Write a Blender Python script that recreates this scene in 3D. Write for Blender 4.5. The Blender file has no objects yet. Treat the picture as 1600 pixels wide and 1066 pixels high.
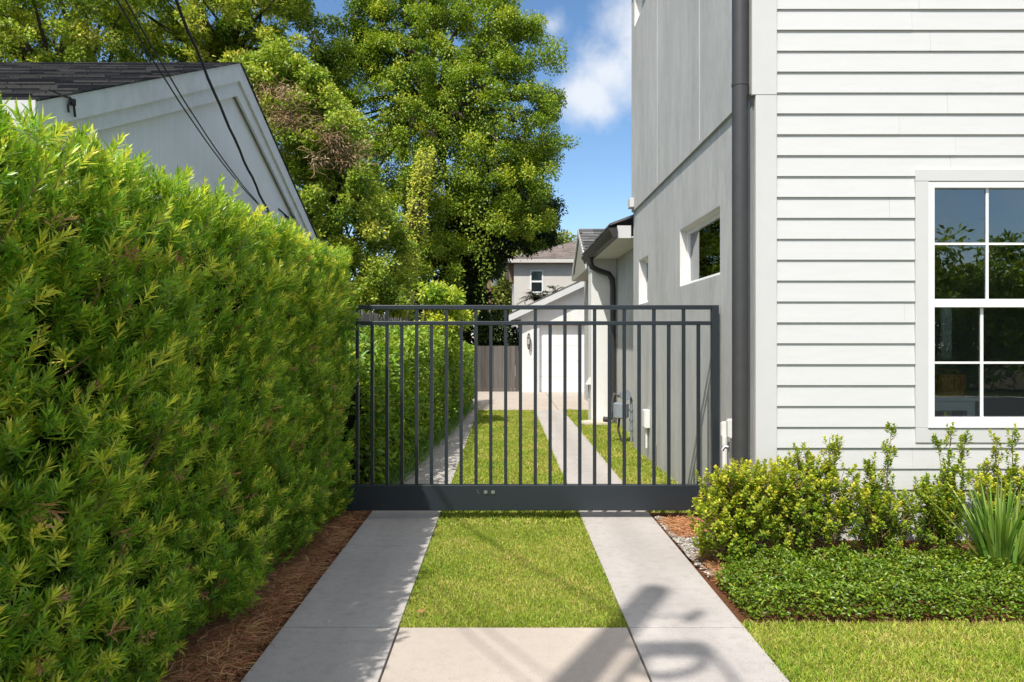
import bpy, math, random
import numpy as np
from mathutils import Vector

random.seed(7)
RNG = np.random.default_rng(11)
R = math.radians
SC = bpy.context.scene
COL = SC.collection

# ------------------------------------------------------------------ measured layout (metres; camera at x=0, y=0)
F, CX, CY, H = 1140.0, 788.0, 531.0, 1.70          # focal length in photo pixels, vanishing point, eye height
def wx(px, d): return (px - CX) * d / F
def wz(py, d): return H - (py - CY) * d / F
def gd(py): return H * F / (py - CY)
SUN = np.array([0.51, 1.0, -1.57]); SUN = SUN / np.linalg.norm(SUN)

# ------------------------------------------------------------------ object helpers
ORG = {}
def tag(o, label=None, cat=None, group=None, kind=None):
    if label: o['label'] = label
    if cat: o['category'] = cat
    if group: o['group'] = group
    if kind: o['kind'] = kind
    return o

def thing(name, label, cat, loc=(0, 0, 0), group=None):
    o = bpy.data.objects.new(name, None)
    o.empty_display_size = 0.2
    COL.objects.link(o); o.location = loc
    ORG[o.name] = np.array(loc, float)
    return tag(o, label, cat, group)

def link_mesh(name, me, mat, parent=None, loc=None):
    o = bpy.data.objects.new(name, me); COL.objects.link(o)
    if mat: me.materials.append(mat)
    if parent is not None:
        o.parent = parent; ORG[o.name] = ORG[parent.name]
    else:
        o.location = loc if loc is not None else (0, 0, 0)
        ORG[o.name] = np.array(loc if loc is not None else (0, 0, 0), float)
    return o

def raw_mesh(name, V, loops, sizes, tint=None):
    me = bpy.data.meshes.new(name)
    V = np.asarray(V, np.float32); loops = np.asarray(loops, np.int32); sizes = np.asarray(sizes, np.int32)
    me.vertices.add(len(V)); me.vertices.foreach_set('co', V.ravel())
    me.loops.add(len(loops)); me.loops.foreach_set('vertex_index', loops)
    me.polygons.add(len(sizes))
    st = np.zeros(len(sizes), np.int32); st[1:] = np.cumsum(sizes)[:-1]
    me.polygons.foreach_set('loop_start', st)
    me.update(calc_edges=True)
    if tint is not None:
        a = me.attributes.new('tint', 'FLOAT', 'POINT')
        a.data.foreach_set('value', np.asarray(tint, np.float32))
    return me

class MB:
    def __init__(s): s.v = []; s.f = []
    def add(s, vs, fs):
        n = len(s.v); s.v += [tuple(map(float, p)) for p in vs]
        s.f += [tuple(i + n for i in f) for f in fs]
        return s
    def box(s, x0, x1, y0, y1, z0, z1):
        return s.add([(x0,y0,z0),(x1,y0,z0),(x1,y1,z0),(x0,y1,z0),(x0,y0,z1),(x1,y0,z1),(x1,y1,z1),(x0,y1,z1)],
                     [(0,3,2,1),(4,5,6,7),(0,1,5,4),(1,2,6,5),(2,3,7,6),(3,0,4,7)])
    def hexa(s, p):
        return s.add(p, [(0,3,2,1),(4,5,6,7),(0,1,5,4),(1,2,6,5),(2,3,7,6),(3,0,4,7)])
    def quad(s, a, b, c, d): return s.add([a,b,c,d], [(0,1,2,3)])
    def prism(s, poly, off):
        n = len(poly); o = Vector(off)
        vs = [Vector(p) for p in poly] + [Vector(p) + o for p in poly]
        fs = [tuple(range(n))[::-1], tuple(range(n, 2*n))] + [(i, (i+1) % n, n+(i+1) % n, n+i) for i in range(n)]
        return s.add(vs, fs)
    def tube(s, path, r, n=10, cap=True, closed=False):
        P = [Vector(p) for p in path]; m = len(P)
        rr = r if isinstance(r, (list, tuple)) else [r]*m
        vs = []; fs = []; u = None
        for i in range(m):
            if closed: t = P[(i+1) % m] - P[i-1]
            else: t = P[min(i+1, m-1)] - P[max(i-1, 0)]
            t.normalize()
            if u is None:
                u = t.orthogonal().normalized()
            else:
                u = (u - t*u.dot(t)).normalized()
            w = t.cross(u)
            for k in range(n):
                a = 2*math.pi*k/n
                vs.append(P[i] + (u*math.cos(a) + w*math.sin(a))*rr[i])
        for i in range(m if closed else m-1):
            j = (i+1) % m
            for k in range(n):
                l = (k+1) % n
                fs.append((i*n+k, i*n+l, j*n+l, j*n+k))
        if cap and not closed:
            fs.append(tuple(range(n))[::-1]); fs.append(tuple((m-1)*n+k for k in range(n)))
        return s.add(vs, fs)
    def build(s, name, mat, parent=None, loc=None, smooth=None, bevel=0, seg=2):
        org = ORG[parent.name] if parent is not None else np.array(loc if loc is not None else (0,0,0), float)
        me = bpy.data.meshes.new(name)
        me.from_pydata([tuple(np.array(p) - org) for p in s.v], [], s.f)
        me.update()
        if smooth:
            me.shade_smooth(); me.set_sharp_from_angle(angle=R(smooth))
        o = link_mesh(name, me, mat, parent, loc)
        if bevel:
            b = o.modifiers.new('bevel', 'BEVEL'); b.width = bevel; b.segments = seg; b.limit_method = 'ANGLE'; b.angle_limit = R(40)
        return o

def nrm(a): return a / np.maximum(np.linalg.norm(a, axis=-1, keepdims=True), 1e-9)
def rand_dirs(n):
    return nrm(RNG.normal(size=(n, 3)))

def leaves(name, B, D, U, L, W, tint, mat, parent=None, loc=None, shape='diamond', fold=0.18, curl=0.15):
    n = len(B)
    D = nrm(np.asarray(D)); side = np.cross(D, U); bad = np.linalg.norm(side, axis=1) < 1e-3
    side[bad] = np.cross(D[bad], np.array([1.0, 0.3, 0.1])); side = nrm(side); N = np.cross(side, D)
    L = np.broadcast_to(L, (n,))[:, None]; W = np.broadcast_to(W, (n,))[:, None]
    if shape == 'diamond':
        P = [B, B + D*L*.5 + side*W*.5 + N*W*fold, B + D*L - N*L*curl, B + D*L*.5 - side*W*.5 + N*W*fold]
        idx = [(0, 1, 2, 3)]
    elif shape == 'oval':
        P = [B, B + D*L*.3 + side*W*.42 + N*W*fold, B + D*L*.7 + side*W*.4 + N*(W*fold - L*curl*.4), B + D*L - N*L*curl,
             B + D*L*.7 - side*W*.4 + N*(W*fold - L*curl*.4), B + D*L*.3 - side*W*.42 + N*W*fold]
        idx = [(0, 1, 2, 3), (0, 3, 4, 5)]
    else:                                                            # long narrow strip, two segments
        P = [B - side*W*.3, B + side*W*.3, B + D*L*.55 + side*W*.5 - N*L*curl*.25, B + D*L*.55 - side*W*.5 - N*L*curl*.25, B + D*L - N*L*curl]
        idx = [(0, 1, 2, 3), (3, 2, 4)]
    k = len(P)
    V = np.stack(P, 1).reshape(-1, 3)
    org = ORG[parent.name] if parent is not None else np.array(loc if loc is not None else (0,0,0), float)
    V = V - org
    base = (np.arange(n)*k)[:, None]
    flat = np.concatenate([np.array(f) for f in idx]); sz = np.array([len(f) for f in idx])
    loops = (base + flat[None, :]).ravel(); sizes = np.tile(sz, n)
    me = raw_mesh(name, V, loops, sizes, np.repeat(np.clip(tint, 0, 1), k))
    return link_mesh(name, me, mat, parent, loc)

def wob(x, y, z=0.0, s=1.0, seed=0.0):
    return (np.sin(x*2.1*s + seed) * np.cos(y*1.7*s + 1.3*seed) + np.sin(y*3.3*s + z*2.9*s + 2.1*seed) * .6
            + np.cos(z*4.3*s - x*1.9*s + .7*seed) * .5 + np.sin((x + y + z)*6.1*s + seed*3.3) * .3) / 2.4

# ------------------------------------------------------------------ materials
class NT:
    def __init__(s, name):
        s.m = bpy.data.materials.new(name); s.m.use_nodes = True
        s.t = s.m.node_tree; s.n = s.t.nodes; s.n.clear()
        s.out = s.n.new('ShaderNodeOutputMaterial')
    def N(s, typ, **kw):
        nd = s.n.new('ShaderNode' + typ)
        for k, v in kw.items():
            if k.startswith('i_'): nd.inputs[k[2:].replace('_', ' ')].default_value = v
            else: setattr(nd, k, v)
        return nd
    def L(s, a, b): s.t.links.new(a, b)
    def ramp(s, fac, stops, interp='LINEAR'):
        r = s.N('ValToRGB'); cr = r.color_ramp; cr.interpolation = interp
        while len(cr.elements) > 1: cr.elements.remove(cr.elements[0])
        cr.elements[0].position = stops[0][0]; cr.elements[0].color = (*stops[0][1], 1)
        for p, c in stops[1:]:
            e = cr.elements.new(p); e.color = (*c, 1)
        s.L(fac, r.inputs['Fac']); return r.outputs['Color']
    def coords(s, scale=(1, 1, 1), rot=(0, 0, 0)):
        tc = s.N('TexCoord'); mp = s.N('Mapping'); mp.inputs['Scale'].default_value = scale; mp.inputs['Rotation'].default_value = rot
        s.L(tc.outputs['Object'], mp.inputs['Vector']); return mp.outputs['Vector']
    def noise(s, vec, scale, detail=4, rough=.55):
        nz = s.N('TexNoise'); nz.inputs['Scale'].default_value = scale; nz.inputs['Detail'].default_value = detail; nz.inputs['Roughness'].default_value = rough
        s.L(vec, nz.inputs['Vector']); return nz.outputs['Fac']
    def mixc(s, fac, a, b, mode='MIX'):
        mx = s.N('Mix', data_type='RGBA', blend_type=mode)
        for v, i in ((fac, 0), (a, 6), (b, 7)):
            if hasattr(v, 'node'): s.L(v, mx.inputs[i])
            else: mx.inputs[i].default_value = v if i == 0 else (*v, 1)
        return mx.outputs[2]
    def math(s, op, a, b=0.0):
        m = s.N('Math', operation=op)
        for v, i in ((a, 0), (b, 1)):
            if hasattr(v, 'node'): s.L(v, m.inputs[i])
            else: m.inputs[i].default_value = v
        return m.outputs[0]
    def bump(s, h, strength=.3, dist=.01):
        b = s.N('Bump'); b.inputs['Strength'].default_value = strength; b.inputs['Distance'].default_value = dist
        s.L(h, b.inputs['Height']); return b.outputs['Normal']
    def finish(s, col, rough=.7, spec=.4, metal=0.0, normal=None):
        p = s.N('BsdfPrincipled')
        if hasattr(col, 'node'): s.L(col, p.inputs['Base Color'])
        else: p.inputs['Base Color'].default_value = (*col, 1)
        if hasattr(rough, 'node'): s.L(rough, p.inputs['Roughness'])
        else: p.inputs['Roughness'].default_value = rough
        p.inputs['Specular IOR Level'].default_value = spec; p.inputs['Metallic'].default_value = metal
        if normal: s.L(normal, p.inputs['Normal'])
        s.L(p.outputs[0], s.out.inputs['Surface']); return s.m

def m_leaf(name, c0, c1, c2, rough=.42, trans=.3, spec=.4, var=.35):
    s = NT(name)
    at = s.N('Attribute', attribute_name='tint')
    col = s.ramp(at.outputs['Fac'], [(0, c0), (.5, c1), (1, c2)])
    g = s.N('NewGeometry')
    hsv = s.N('HueSaturation')
    s.L(col, hsv.inputs['Color'])
    v = s.math('MULTIPLY_ADD', g.outputs['Random Per Island'], var*2); v.node.inputs[2].default_value = 1 - var
    s.L(v, hsv.inputs['Value'])
    hsv.inputs['Hue'].default_value = .5
    h2 = s.math('MULTIPLY_ADD', s.math('FRACT', s.math('MULTIPLY', g.outputs['Random Per Island'], 17.3)), .05); h2.node.inputs[2].default_value = .475
    s.L(h2, hsv.inputs['Hue'])
    p = s.N('BsdfPrincipled'); s.L(hsv.outputs[0], p.inputs['Base Color'])
    p.inputs['Roughness'].default_value = rough; p.inputs['Specular IOR Level'].default_value = spec
    tr = s.N('BsdfTranslucent'); tc = s.mixc(1.0, hsv.outputs[0], (1.0, 1.1, .55), 'MULTIPLY')
    s.L(tc, tr.inputs['Color'])
    mx = s.N('MixShader'); mx.inputs[0].default_value = trans
    s.L(p.outputs[0], mx.inputs[1]); s.L(tr.outputs[0], mx.inputs[2]); s.L(mx.outputs[0], s.out.inputs['Surface'])
    return s.m

def m_plain(name, col, rough=.5, spec=.4, metal=0.0, grain=0.0, gscale=30, bump=0.0, stretch=(1, 1, 1)):
    s = NT(name); c = col; nm = None
    if grain or bump:
        v = s.coords(stretch); nz = s.noise(v, gscale, 5)
        if grain: c = s.ramp(nz, [(.3, tuple(x*(1-grain) for x in col)), (.7, tuple(min(1, x*(1+grain)) for x in col))])
        if bump: nm = s.bump(nz, bump, .005)
    return s.finish(c, rough, spec, metal, nm)

def m_concrete(name, a, b, stain):
    s = NT(name); v = s.coords()
    big = s.noise(v, 1.3, 5, .6); fine = s.noise(v, 170, 3, .7); mid = s.noise(v, 14, 5, .65)
    c = s.ramp(big, [(.3, a), (.7, b)])
    c = s.mixc(s.ramp(mid, [(.48, (0, 0, 0)), (.74, (.9, .9, .9))]), c, stain)
    if name == 'strip_concrete':                                    # faint worn wheel track along the middle of each strip
        tc = s.N('TexCoord'); sep = s.N('SeparateXYZ'); s.L(tc.outputs['Object'], sep.inputs[0])
        d = s.math('ABSOLUTE', s.math('SUBTRACT', s.math('ABSOLUTE', s.math('SUBTRACT', sep.outputs['X'], .054)), 1.025))
        trk = s.math('MULTIPLY', s.ramp(d, [(.05, (1, 1, 1)), (.19, (0, 0, 0))]), s.noise(s.coords((3, .5, 1)), 2.5, 5, .7))
        c = s.mixc(s.math('MULTIPLY', trk, .55), c, tuple(x*.72 for x in a))
    sp = s.ramp(fine, [(.36, (.62, .62, .62)), (.5, (1, 1, 1)), (.66, (1.0, 1.0, 1.0)), (.72, (1.2, 1.2, 1.2))])
    c = s.mixc(1.0, c, sp, 'MULTIPLY')
    return s.finish(c, .85, .25, 0, s.bump(fine, .35, .004))

def m_stucco(name, a, b):
    s = NT(name); v = s.coords((1.4, 1.4, .35)); v2 = s.coords()
    st = s.noise(v, 2.2, 7, .65); fine = s.noise(v2, 130, 4, .7)
    md = s.noise(s.coords((4, 4, 1.0)), 6, 6, .7)
    c = s.ramp(s.math('MULTIPLY_ADD', md, .45, ), [(.0, a), (1, b)])
    mixf = s.math('ADD', s.math('MULTIPLY', st, .6), s.math('MULTIPLY', md, .4))
    c = s.ramp(mixf, [(.36, a), (.62, b)])
    return s.finish(c, .9, .2, 0, s.bump(fine, .5, .006))

def m_shingle(name, cs, axis='y', sx=3.2):
    s = NT(name); tc = s.N('TexCoord'); sep = s.N('SeparateXYZ'); s.L(tc.outputs['Object'], sep.inputs[0])
    cmb = s.N('CombineXYZ')
    a, b = ('X', 'Y') if axis == 'y' else ('Y', 'X')
    s.L(sep.outputs[a], cmb.inputs['X']); s.L(sep.outputs[b], cmb.inputs['Y'])
    br = s.N('TexBrick'); br.offset = .37; br.offset_frequency = 2; br.squash = 1.3; br.squash_frequency = 3
    br.inputs['Scale'].default_value = 1.0; br.inputs['Brick Width'].default_value = .31; br.inputs['Row Height'].default_value = .128
    br.inputs['Mortar Size'].default_value = .006; br.inputs['Bias'].default_value = 0
    br.inputs['Color1'].default_value = (0, 0, 0, 1); br.inputs['Color2'].default_value = (1, 1, 1, 1); br.inputs['Mortar'].default_value = (.1, .1, .1, 1)
    s.L(cmb.outputs[0], br.inputs['Vector'])
    c = s.ramp(br.outputs['Color'], [(0, cs[0]), (.5, cs[1]), (1, cs[2])])
    nz = s.noise(s.coords(), 60, 4, .8)
    c = s.mixc(1.0, c, s.ramp(nz, [(.3, (.65, .65, .65)), (.7, (1.3, 1.3, 1.3))]), 'MULTIPLY')
    return s.finish(c, .9, .2, 0, s.bump(nz, .5, .006))

def m_wood(name, a, b, scale=9, stretch=(1, 1, .08)):
    s = NT(name); nz = s.noise(s.coords(stretch), scale, 7, .7); g = s.N('NewGeometry')
    c = s.ramp(nz, [(.3, a), (.7, b)])
    v = s.ramp(g.outputs['Random Per Island'], [(0, (.7, .7, .7)), (1, (1.25, 1.25, 1.25))])
    c = s.mixc(1.0, c, v, 'MULTIPLY')
    return s.finish(c, .85, .2, 0, s.bump(nz, .4, .006))

def m_glass(name, tint, refl):
    s = NT(name)
    tr = s.N('BsdfTransparent'); tr.inputs[0].default_value = (*tint, 1)
    gl = s.N('BsdfGlossy'); gl.inputs['Roughness'].default_value = 0.004; gl.inputs[0].default_value = (.93, .96, 1, 1)
    nz = s.noise(s.coords(), 2.2, 2); s.L(s.bump(nz, .03, .02), gl.inputs['Normal'])
    fr = s.N('Fresnel'); fr.inputs[0].default_value = 1.5
    f = s.math('MULTIPLY_ADD', fr.outputs[0], 1.0); f.node.inputs[2].default_value = refl
    mx = s.N('MixShader'); s.L(f, mx.inputs[0]); s.L(tr.outputs[0], mx.inputs[1]); s.L(gl.outputs[0], mx.inputs[2])
    s.L(mx.outputs[0], s.out.inputs['Surface']); return s.m

def m_soil(name, a, b, scale=20):
    s = NT(name); v = s.coords(); nz = s.noise(v, scale, 6, .7)
    return s.finish(s.ramp(nz, [(.3, a), (.7, b)]), .95, .1, 0, s.bump(nz, .6, .02))

M = dict(
    gate=m_plain('gate_paint', (.020, .027, .034), .36, .5, 0, .18, 60, .04),
    bolt=m_plain('bolt_steel', (.45, .46, .48), .35, .5, .9),
    conc=m_concrete('strip_concrete', (.44, .405, .385), (.52, .482, .458), (.38, .35, .33)),
    apron=m_concrete('apron_concrete', (.48, .41, .355), (.54, .47, .41), (.45, .385, .33)),
    soil=m_soil('soil', (.030, .022, .012), (.075, .055, .030)),
    turf=m_soil('turf_floor', (.10, .11, .02), (.22, .19, .06), 40),
    mulch=m_soil('mulch_floor', (.06, .028, .014), (.18, .08, .04), 45),
    asphalt=m_soil('asphalt', (.04, .04, .042), (.065, .065, .065), 60),
    stucco=m_stucco('grey_stucco', (.38, .38, .372), (.52, .52, .51)),
    stucco_w=m_stucco('white_stucco', (.70, .69, .665), (.78, .77, .75)),
    stucco_t=m_stucco('taupe_stucco', (.60, .565, .52), (.66, .625, .58)),
    siding=m_plain('siding_paint', (.595, .595, .594), .55, .35, 0, .025, 3, .05, (1, 1, 8)),
    trim=m_plain('trim_paint', (.585, .585, .584), .5, .35, 0, .02, 5),
    vinyl=m_plain('vinyl_white', (.84, .84, .83), .3, .5),
    soffit=m_plain('soffit_white', (.62, .61, .59), .7, .3),
    bronze=m_plain('bronze_gutter', (.035, .033, .032), .42, .5),
    pipe=m_plain('pipe_grey', (.050, .050, .052), .45, .45, 0, .08, 12),
    glass=m_glass('window_glass', (.86, .9, .88), .07),
    glass_side=m_glass('side_glass', (.35, .4, .38), .12),
    room=m_plain('room_paint', (.45, .45, .44), .9, .1),
    table=m_plain('table_white', (.66, .67, .66), .5, .4),
    wicker=m_plain('wicker', (.30, .17, .07), .7, .3, 0, .6, 90, .5),
    drape=m_plain('drape_cloth', (.42, .45, .47), .9, .1),
    shingle_n=m_shingle('dark_shingle', ((.022, .024, .030), (.055, .056, .062), (.15, .142, .135))),
    shingle_g=m_shingle('grey_shingle', ((.05, .05, .052), (.10, .10, .10), (.19, .185, .18))),
    shingle_b=m_shingle('brown_shingle', ((.12, .095, .08), (.18, .145, .125), (.24, .20, .18))),
    nb_wall=None,
    nb_trim=m_plain('neighbour_trim', (.70, .705, .715), .6, .3, 0, .07, 9),
    fence_d=m_wood('dark_fence_wood', (.085, .077, .070), (.15, .138, .127)),
    fence_g=m_wood('grey_fence_wood', (.10, .09, .085), (.26, .245, .23)),
    bark=m_wood('bark', (.05, .04, .03), (.16, .13, .10), 12, (1, 1, .3)),
    pole=m_wood('pole_wood', (.12, .075, .045), (.24, .16, .10), 8, (1, 1, .05)),
    twig=m_wood('twig', (.16, .10, .05), (.34, .23, .12), 30),
    stem_y=m_plain('green_stem', (.30, .25, .05), .6, .3),
    hcore=m_soil('hedge_shade_core', (.006, .010, .003), (.018, .022, .008), 25),  # near-black, shade deep inside the hedges put into the colour
    cable=m_plain('cable_black', (.018, .018, .02), .55, .4),
    meter=m_plain('meter_grey', (.24, .27, .30), .45, .5, .1, .1, 20),
    meter_d=m_plain('meter_pipe', (.07, .065, .06), .55, .4, 0, .3, 30),
    pvc=m_plain('pvc_white', (.74, .74, .72), .4, .45),
    lantern=m_plain('lantern_black', (.015, .015, .016), .4, .5),
    stone=m_plain('pale_stone', (.58, .52, .42), .9, .2, 0, .15, 25, .4),
    siding_t=m_plain('sage_siding', (.34, .34, .29), .7, .2),
    brown=m_plain('brown_panel', (.22, .16, .11), .8, .2, 0, .15, 20),
    gravel=None,
    dryleaf=m_leaf('dry_leaf', (.28, .12, .04), (.4, .2, .08), (.5, .3, .14), .6, .2),
    podo=m_leaf('podocarpus_leaf', (.075, .185, .022), (.290, .47, .042), (.86, .84, .12), .36, .46, .5),
    broad=m_leaf('broad_leaf', (.09, .19, .018), (.31, .45, .04), (.74, .72, .09), .36, .38, .45),
    oak=m_leaf('oak_leaf', (.08, .16, .014), (.29, .40, .030), (.62, .61, .06), .45, .33, .4, .20),
    vine=m_leaf('vine_leaf', (.11, .20, .020), (.36, .46, .05), (.72, .68, .12), .45, .35, .4, .28),
    dead=m_leaf('dead_vine', (.16, .09, .05), (.32, .21, .12), (.48, .37, .24), .7, .15),
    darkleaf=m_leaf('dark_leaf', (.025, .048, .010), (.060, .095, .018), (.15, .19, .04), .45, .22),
    far=m_leaf('far_leaf', (.15, .20, .04), (.29, .34, .07), (.46, .46, .13), .5, .3),
    box=m_leaf('boxleaf', (.06, .13, .012), (.25, .35, .026), (.64, .60, .05), .36, .30, .5),
    cover=m_leaf('cover_leaf', (.050, .10, .006), (.17, .27, .015), (.52, .50, .07), .30, .25, .5),
    iris=m_leaf('iris_leaf', (.07, .16, .025), (.19, .34, .055), (.50, .54, .12), .38, .32, .5),
    grass=m_leaf('grass_blade', (.18, .30, .024), (.39, .475, .058), (.66, .53, .20), .5, .35, .3, .3),
    straw=m_leaf('pine_straw', (.26, .11, .045), (.55, .26, .115), (.74, .46, .26), .6, .1, .3),
)
s = NT('neighbour_board')
v = s.coords((1, 14, .25)); nz = s.noise(v, 4, 6, .7); big = s.noise(s.coords(), 1.2, 3)
c = s.ramp(nz, [(.25, (.70, .71, .725)), (.6, (.82, .83, .845))]); c = s.mixc(s.ramp(big, [(.5, (0,0,0)), (.75, (.25,.25,.25))]), c, (.64, .65, .66))
M['nb_wall'] = s.finish(c, .75, .25, 0, s.bump(nz, .3, .004))
s = NT('gravel_stone'); g = s.N('NewGeometry')
M['gravel'] = s.finish(s.ramp(g.outputs['Random Per Island'], [(0, (.12, .10, .085)), (.5, (.30, .27, .24)), (1, (.55, .52, .48))]), .85, .2)

# ------------------------------------------------------------------ layout constants
SL0, SL1, SR0, SR1 = -1.312, -0.629, 0.737, 1.420
YG = 6.98                         # gate plane
XW, Y0, Y1 = 2.07, 6.02, 11.7     # stucco side wall of the house and its ends
COURT0, COURT1 = 17.5, 23.6
JOINT = [-0.8 + 1.703*i - .285 + .0 for i in range(12)]
JOINT = [4.316 + 1.703*i for i in range(-3, 8)]

# ------------------------------------------------------------------ setting: ground, strips, apron, court, lawn floors
g = MB(); g.quad((-150, -150, -.06), (150, -150, -.06), (150, 250, -.06), (-150, 250, -.06))
tag(g.build('ground', M['soil']), kind='structure')
def slabs(name, x0, x1, ys, mat, gap=.011):
    b = MB()
    for a, c in zip(ys[:-1], ys[1:]):
        b.box(x0, x1, a + gap/2, c - gap/2, -.12, 0)
    return tag(b.build(name, mat, bevel=.003), kind='structure')
slabs('driveway_strip', SL0, SL1, JOINT[:-1] + [COURT0 + .2], M['conc'])
slabs('driveway_strip', SR0, SR1, JOINT[:-1] + [COURT0 + .2], M['conc'])
slabs('driveway_apron', SL1 + .012, SR0 - .012, [-1.6, .8, 4.316], M['apron'])
slabs('courtyard', -3.2, 1.31, [COURT0 + .21, COURT1 + 2.0], M['apron'])
slabs('courtyard', 1.325, 4.5, [COURT0 + .21, COURT1 + 2.0], M['apron'])
b = MB(); b.box(-60, 60, -9.5, -3.4, -.12, -.03); tag(b.build('road', M['asphalt']), kind='structure')
b = MB(); b.box(-60, 60, -3.38, -3.2, -.12, .0); b.box(-60, 60, -9.7, -9.52, -.12, .0); tag(b.build('kerb', M['conc'], bevel=.02), kind='structure')
def sheet(name, poly, z, mat, kind='structure', n=1):
    b = MB(); b.add([(x, y, z) for x, y in poly], [tuple(range(len(poly)))]); return tag(b.build(name, mat), kind=kind)
sheet('lawn', [(SL1 + .01, 4.33), (SR0 - .01, 4.33), (SR0 - .01, COURT0 + .17), (SL1 + .01, COURT0 + .17)], -.02, M['turf'])
sheet('lawn', [(SR1 + .015, 7.2), (2.3, 7.2), (2.3, COURT0 + .17), (SR1 + .015, COURT0 + .17)], -.02, M['turf'])
sheet('lawn', [(SR1 + .03, -1.6), (12, -1.6), (12, 4.45), (SR1 + .03, 4.38)], -.02, M['turf'])
sheet('lawn', [(-60, -12.5), (60, -12.5), (60, -9.75), (-60, -9.75)], -.02, M['turf'])
# planting bed that rises a little towards the house wall
b = MB(); nx, ny = 40, 16; vs = []; fs = []
for j in range(ny + 1):
    for i in range(nx + 1):
        x = SR1 + .012 + (12 - SR1)*(i/nx)**1.8; y = 4.42 + (6.0 - 4.42)*j/ny
        e = min(1, (x - SR1)/.35)*min(1, (y - 4.42)/.35)
        vs.append((x, y, -.025 + .075*e + .012*float(wob(x*3, y*3, 0, 1.3, 2))))
for j in range(ny):
    for i in range(nx): a = j*(nx+1) + i; fs.append((a, a+1, a+nx+2, a+nx+1))
b.add(vs, fs); tag(b.build('flower_bed', M['mulch'], smooth=60), kind='structure')
sheet('flower_bed', [(SR1 + .012, 5.99), (2.06, 5.99), (2.06, 7.21), (SR1 + .012, 7.21)], -.012, M['mulch'])
sheet('hedge_bed', [(-3.1, .0), (SL0 - .012, .0), (SL0 - .012, 7.1), (-3.1, 7.1)], -.015, M['mulch'])
sheet('hedge_bed', [(-2.6, 7.11), (SL0 - .012, 7.11), (SL0 - .012, 19.5), (-2.6, 19.5)], -.018, M['mulch'])

# ------------------------------------------------------------------ grass
def grass(name, x0, x1, y0, y1, dens, L, W, label_mat, keep=None, dry=.4, seed=1.0):
    n = int((x1-x0)*(y1-y0)*dens)
    X = RNG.uniform(x0, x1, n); Y = RNG.uniform(y0, y1, n)
    if keep is not None:
        k = keep(X, Y); X, Y = X[k], Y[k]; n = len(X)
    B = np.stack([X, Y, np.full(n, -.022)], 1)
    D = nrm(np.stack([RNG.normal(0, .85, n), RNG.normal(0, .85, n), np.ones(n)], 1))
    U = rand_dirs(n)
    t = .40 + .26*wob(X, Y, 0, 1.9, seed) + .16*np.clip(wob(X, Y, 0, 3.7, seed + 3), 0, 1) + .12*wob(X, Y, 0, 7, seed) + RNG.normal(0, .13, n) + np.where(RNG.random(n) < dry*.5, .4, 0)
    LL = L*RNG.uniform(.55, 1.25, n)*(1 + .25*wob(X, Y, 0, 3, seed))
    o = leaves(name, B, D, U, LL, W*RNG.uniform(.7, 1.2, n), t, M['grass'], shape='strip', curl=.28)
    return tag(o, kind='stuff')
o = grass('grass', SL1 - .006, SR0 + .006, 4.325, 6.7, 17000, .032, .0048, None, seed=1.0)
tag(o, 'square lawn panel between the concrete strips in front of the gate', 'grass')
o = grass('grass', SL1 - .01, SR0 + .01, 6.7, COURT0 + .17, 5200, .042, .0085, None, seed=2.2)
tag(o, 'long lawn panel between the concrete strips behind the gate', 'grass')
o = grass('grass', SR1 - .004, 5.2, 2.9, 4.415, 15000, .040, .0052, None, keep=lambda X, Y: X < 1.6 + (Y - .5)*.95, seed=3.1)
tag(o, 'front lawn at the bottom right beside the concrete strip', 'grass')
o = grass('grass', SR1 - .01, 2.28, 7.25, COURT0 + .17, 4200, .05, .0085, None, keep=lambda X, Y: (X < 2.05) | (Y > 11.7), dry=.7, seed=4.4)
tag(o, 'patchy lawn strip at the foot of the grey stucco wall', 'grass')

# ------------------------------------------------------------------ pine straw and gravel
def straw(name, n, sampler, z0, label, L=.15, W=.0042):
    X, Y, Z = sampler(n)
    B = np.stack([X, Y, Z + z0 + RNG.uniform(0, .03, n)], 1)
    a = RNG.uniform(0, 2*np.pi, n)
    D = nrm(np.stack([np.cos(a), np.sin(a), RNG.normal(.02, .16, n)], 1))
    U = nrm(np.stack([RNG.normal(0, .4, n), RNG.normal(0, .4, n), np.ones(n)], 1))
    o = leaves(name, B - D*L*.5, D, U, L*RNG.uniform(.6, 1.3, n), W*RNG.uniform(.7, 1.3, n), RNG.beta(2, 2.4, n), M['straw'], shape='strip', curl=.12)
    return tag(o, label, 'mulch', kind='stuff')
def s_left(n):
    Y = 2.4 + 4.75*RNG.random(n)**1.15; X = SL0 - .0 - .52*RNG.random(n)**.9 + np.where(RNG.random(n) < .03, .10*RNG.random(n), 0)
    mound = .035*np.clip((SL0 - X)/.15, 0, 1)
    return X - .035, Y, mound
straw('pine_straw', 17000, s_left, -.008, 'rusty pine straw strip along the foot of the big clipped hedge')
def s_right(n):
    k = RNG.random(n)
    Y = np.where(k < .42, RNG.uniform(6.25, 6.92, n), np.where(k < .66, RNG.uniform(5.05, 5.72, n), RNG.uniform(5.0, 5.98, n)))
    X = np.where(k < .42, RNG.uniform(SR1 + .05, 2.04, n), np.where(k < .66, SR1 + .07 + .5*RNG.random(n), RNG.uniform(SR1 + .3, 5.0, n)))
    Z = np.where(Y < 6, .05*np.clip((X - SR1)/.35, 0, 1), .0)
    return X, Y, Z
straw('pine_straw', 9000, s_right, -.004, 'rusty pine straw around the shrubs by the white siding', .13, .004)
n = 1500; V = []; F_ = []
ico = [(0,0,1),(.9,0,.3),(.28,.85,.3),(-.72,.53,.3),(-.72,-.53,.3),(.28,-.85,.3),(0,0,-.6)]
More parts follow.
